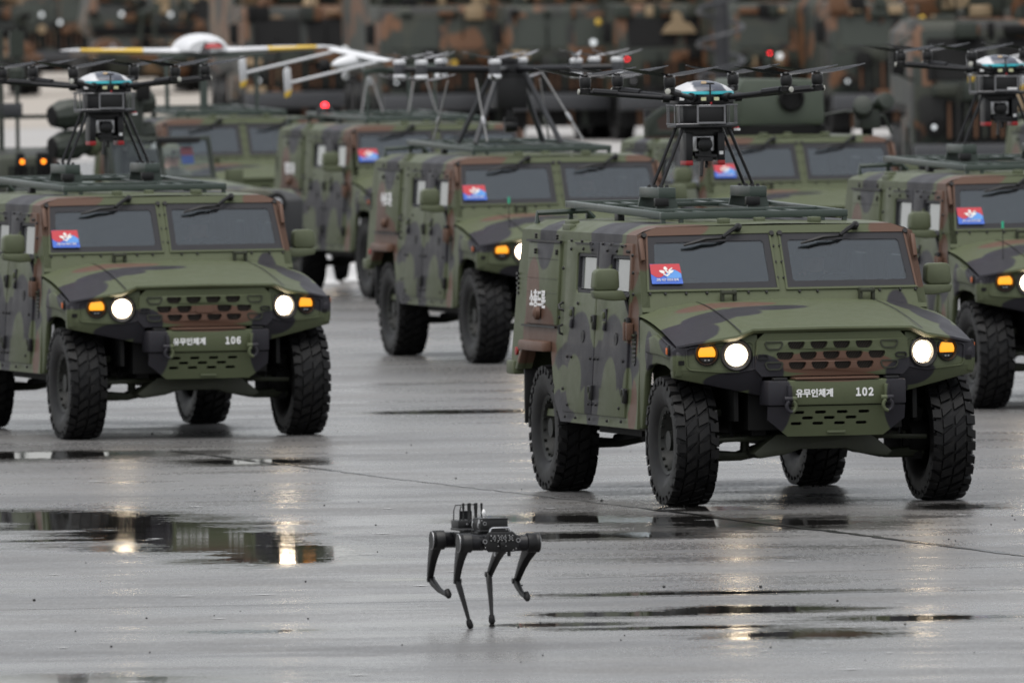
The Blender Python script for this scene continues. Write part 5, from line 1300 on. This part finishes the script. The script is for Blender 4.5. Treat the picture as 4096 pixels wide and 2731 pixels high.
red_lamp(14, 200, 424, rows[0]); red_lamp(870, 196, 427, rows[1]); red_lamp(2524, 244, 306, rows[5]); red_lamp(3095, 228, 302, rows[7]); red_lamp(3298, 205, 302, rows[7])
def pale_lamp(px, py, D, par):  # glowing disc added to imitate sky glinting in glass, no lamp there
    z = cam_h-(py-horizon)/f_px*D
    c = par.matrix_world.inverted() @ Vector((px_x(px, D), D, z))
    l = obj('pale_lamp', MB().lathe([(.06, 0), (.05, .03), (0, .04)], c, (0, -1, 0), 12), M['lens_glint'], par)
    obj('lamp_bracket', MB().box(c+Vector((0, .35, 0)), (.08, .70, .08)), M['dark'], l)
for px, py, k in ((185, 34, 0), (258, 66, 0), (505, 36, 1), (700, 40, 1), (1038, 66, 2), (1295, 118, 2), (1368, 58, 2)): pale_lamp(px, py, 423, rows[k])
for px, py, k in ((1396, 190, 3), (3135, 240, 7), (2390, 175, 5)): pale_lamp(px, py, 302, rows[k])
# tan profile patch and yellow lamps seen on the trucks
p = rows[6]; obj('tan_patch', MB().prism([(-.30, 1.62), (.42, 1.62), (.30, 1.80), (.14, 1.86), (.10, 2.02), (-.02, 2.08), (-.10, 2.0), (-.08, 1.86), (-.2, 1.78)], lambda u, v, q: Vector((u-.1, -.10+q, v+.55)), 0, .08), M['tan'], p)
for r_, x, z in ((rows[5], .55, 2.4), (rows[8], .5, 2.42), (rows[4], .2, 1.6)):
    obj('yellow_lamp', MB().lathe([(.07, 0), (.05, .05), (0, .06)], (x, -.16, z), (0, -1, 0), 12), M['yellow'], r_)

m = thing('antenna_mast', 'dark telescopic mast wound with a coiled black cable', 'mast', (px_x(2905, 285), 285, 0), 0)
obj('mast_tube', MB().lathe([(.14, .0), (.14, 2.6), (.125, 2.62), (.125, 5.2), (.10, 5.22), (.10, 6.5)], n=18), plain('mast_black', (.012, .012, .015), .5), m)
hel = []
for k in range(16*8+1):
    a = 2*math.pi*k/16; z = 1.15+.62*k/16; hel.append((-.03+.42*math.cos(a), .42*math.sin(a), z))
obj('coiled_cable', MB().tube(hel, .042, 6), plain('cable_grey', (.05, .052, .058), .35), m)
obj('mast_base', MB().box((0, 0, .35), (.5, .5, .7)).box((.25, -.1, .95), (.9, .3, .12)), M['dark'], m, .02)

# traffic cones on the tarmac behind the left pair
for i, (px, py, lb) in enumerate(((1308, 1130, 'white cone on the tarmac behind the car numbered 106'), (1432, 1120, 'white cone beside the tyre of the car with the red warning lamp'))):
    D = 3.85*f_px/(py-horizon); X = px_x(px, D)
    c = thing('traffic_cone', lb, 'cone', (X, D, 0), 0, 'white cones on the tarmac')
    obj('cone_body', MB().lathe([(.13, .02), (.10, .1), (.03, .52), (.02, .54), (0, .545)], n=16), M['cone'], c)
    obj('cone_base', MB().box((0, 0, .02), (.32, .32, .04)), M['cone'], c, .01)
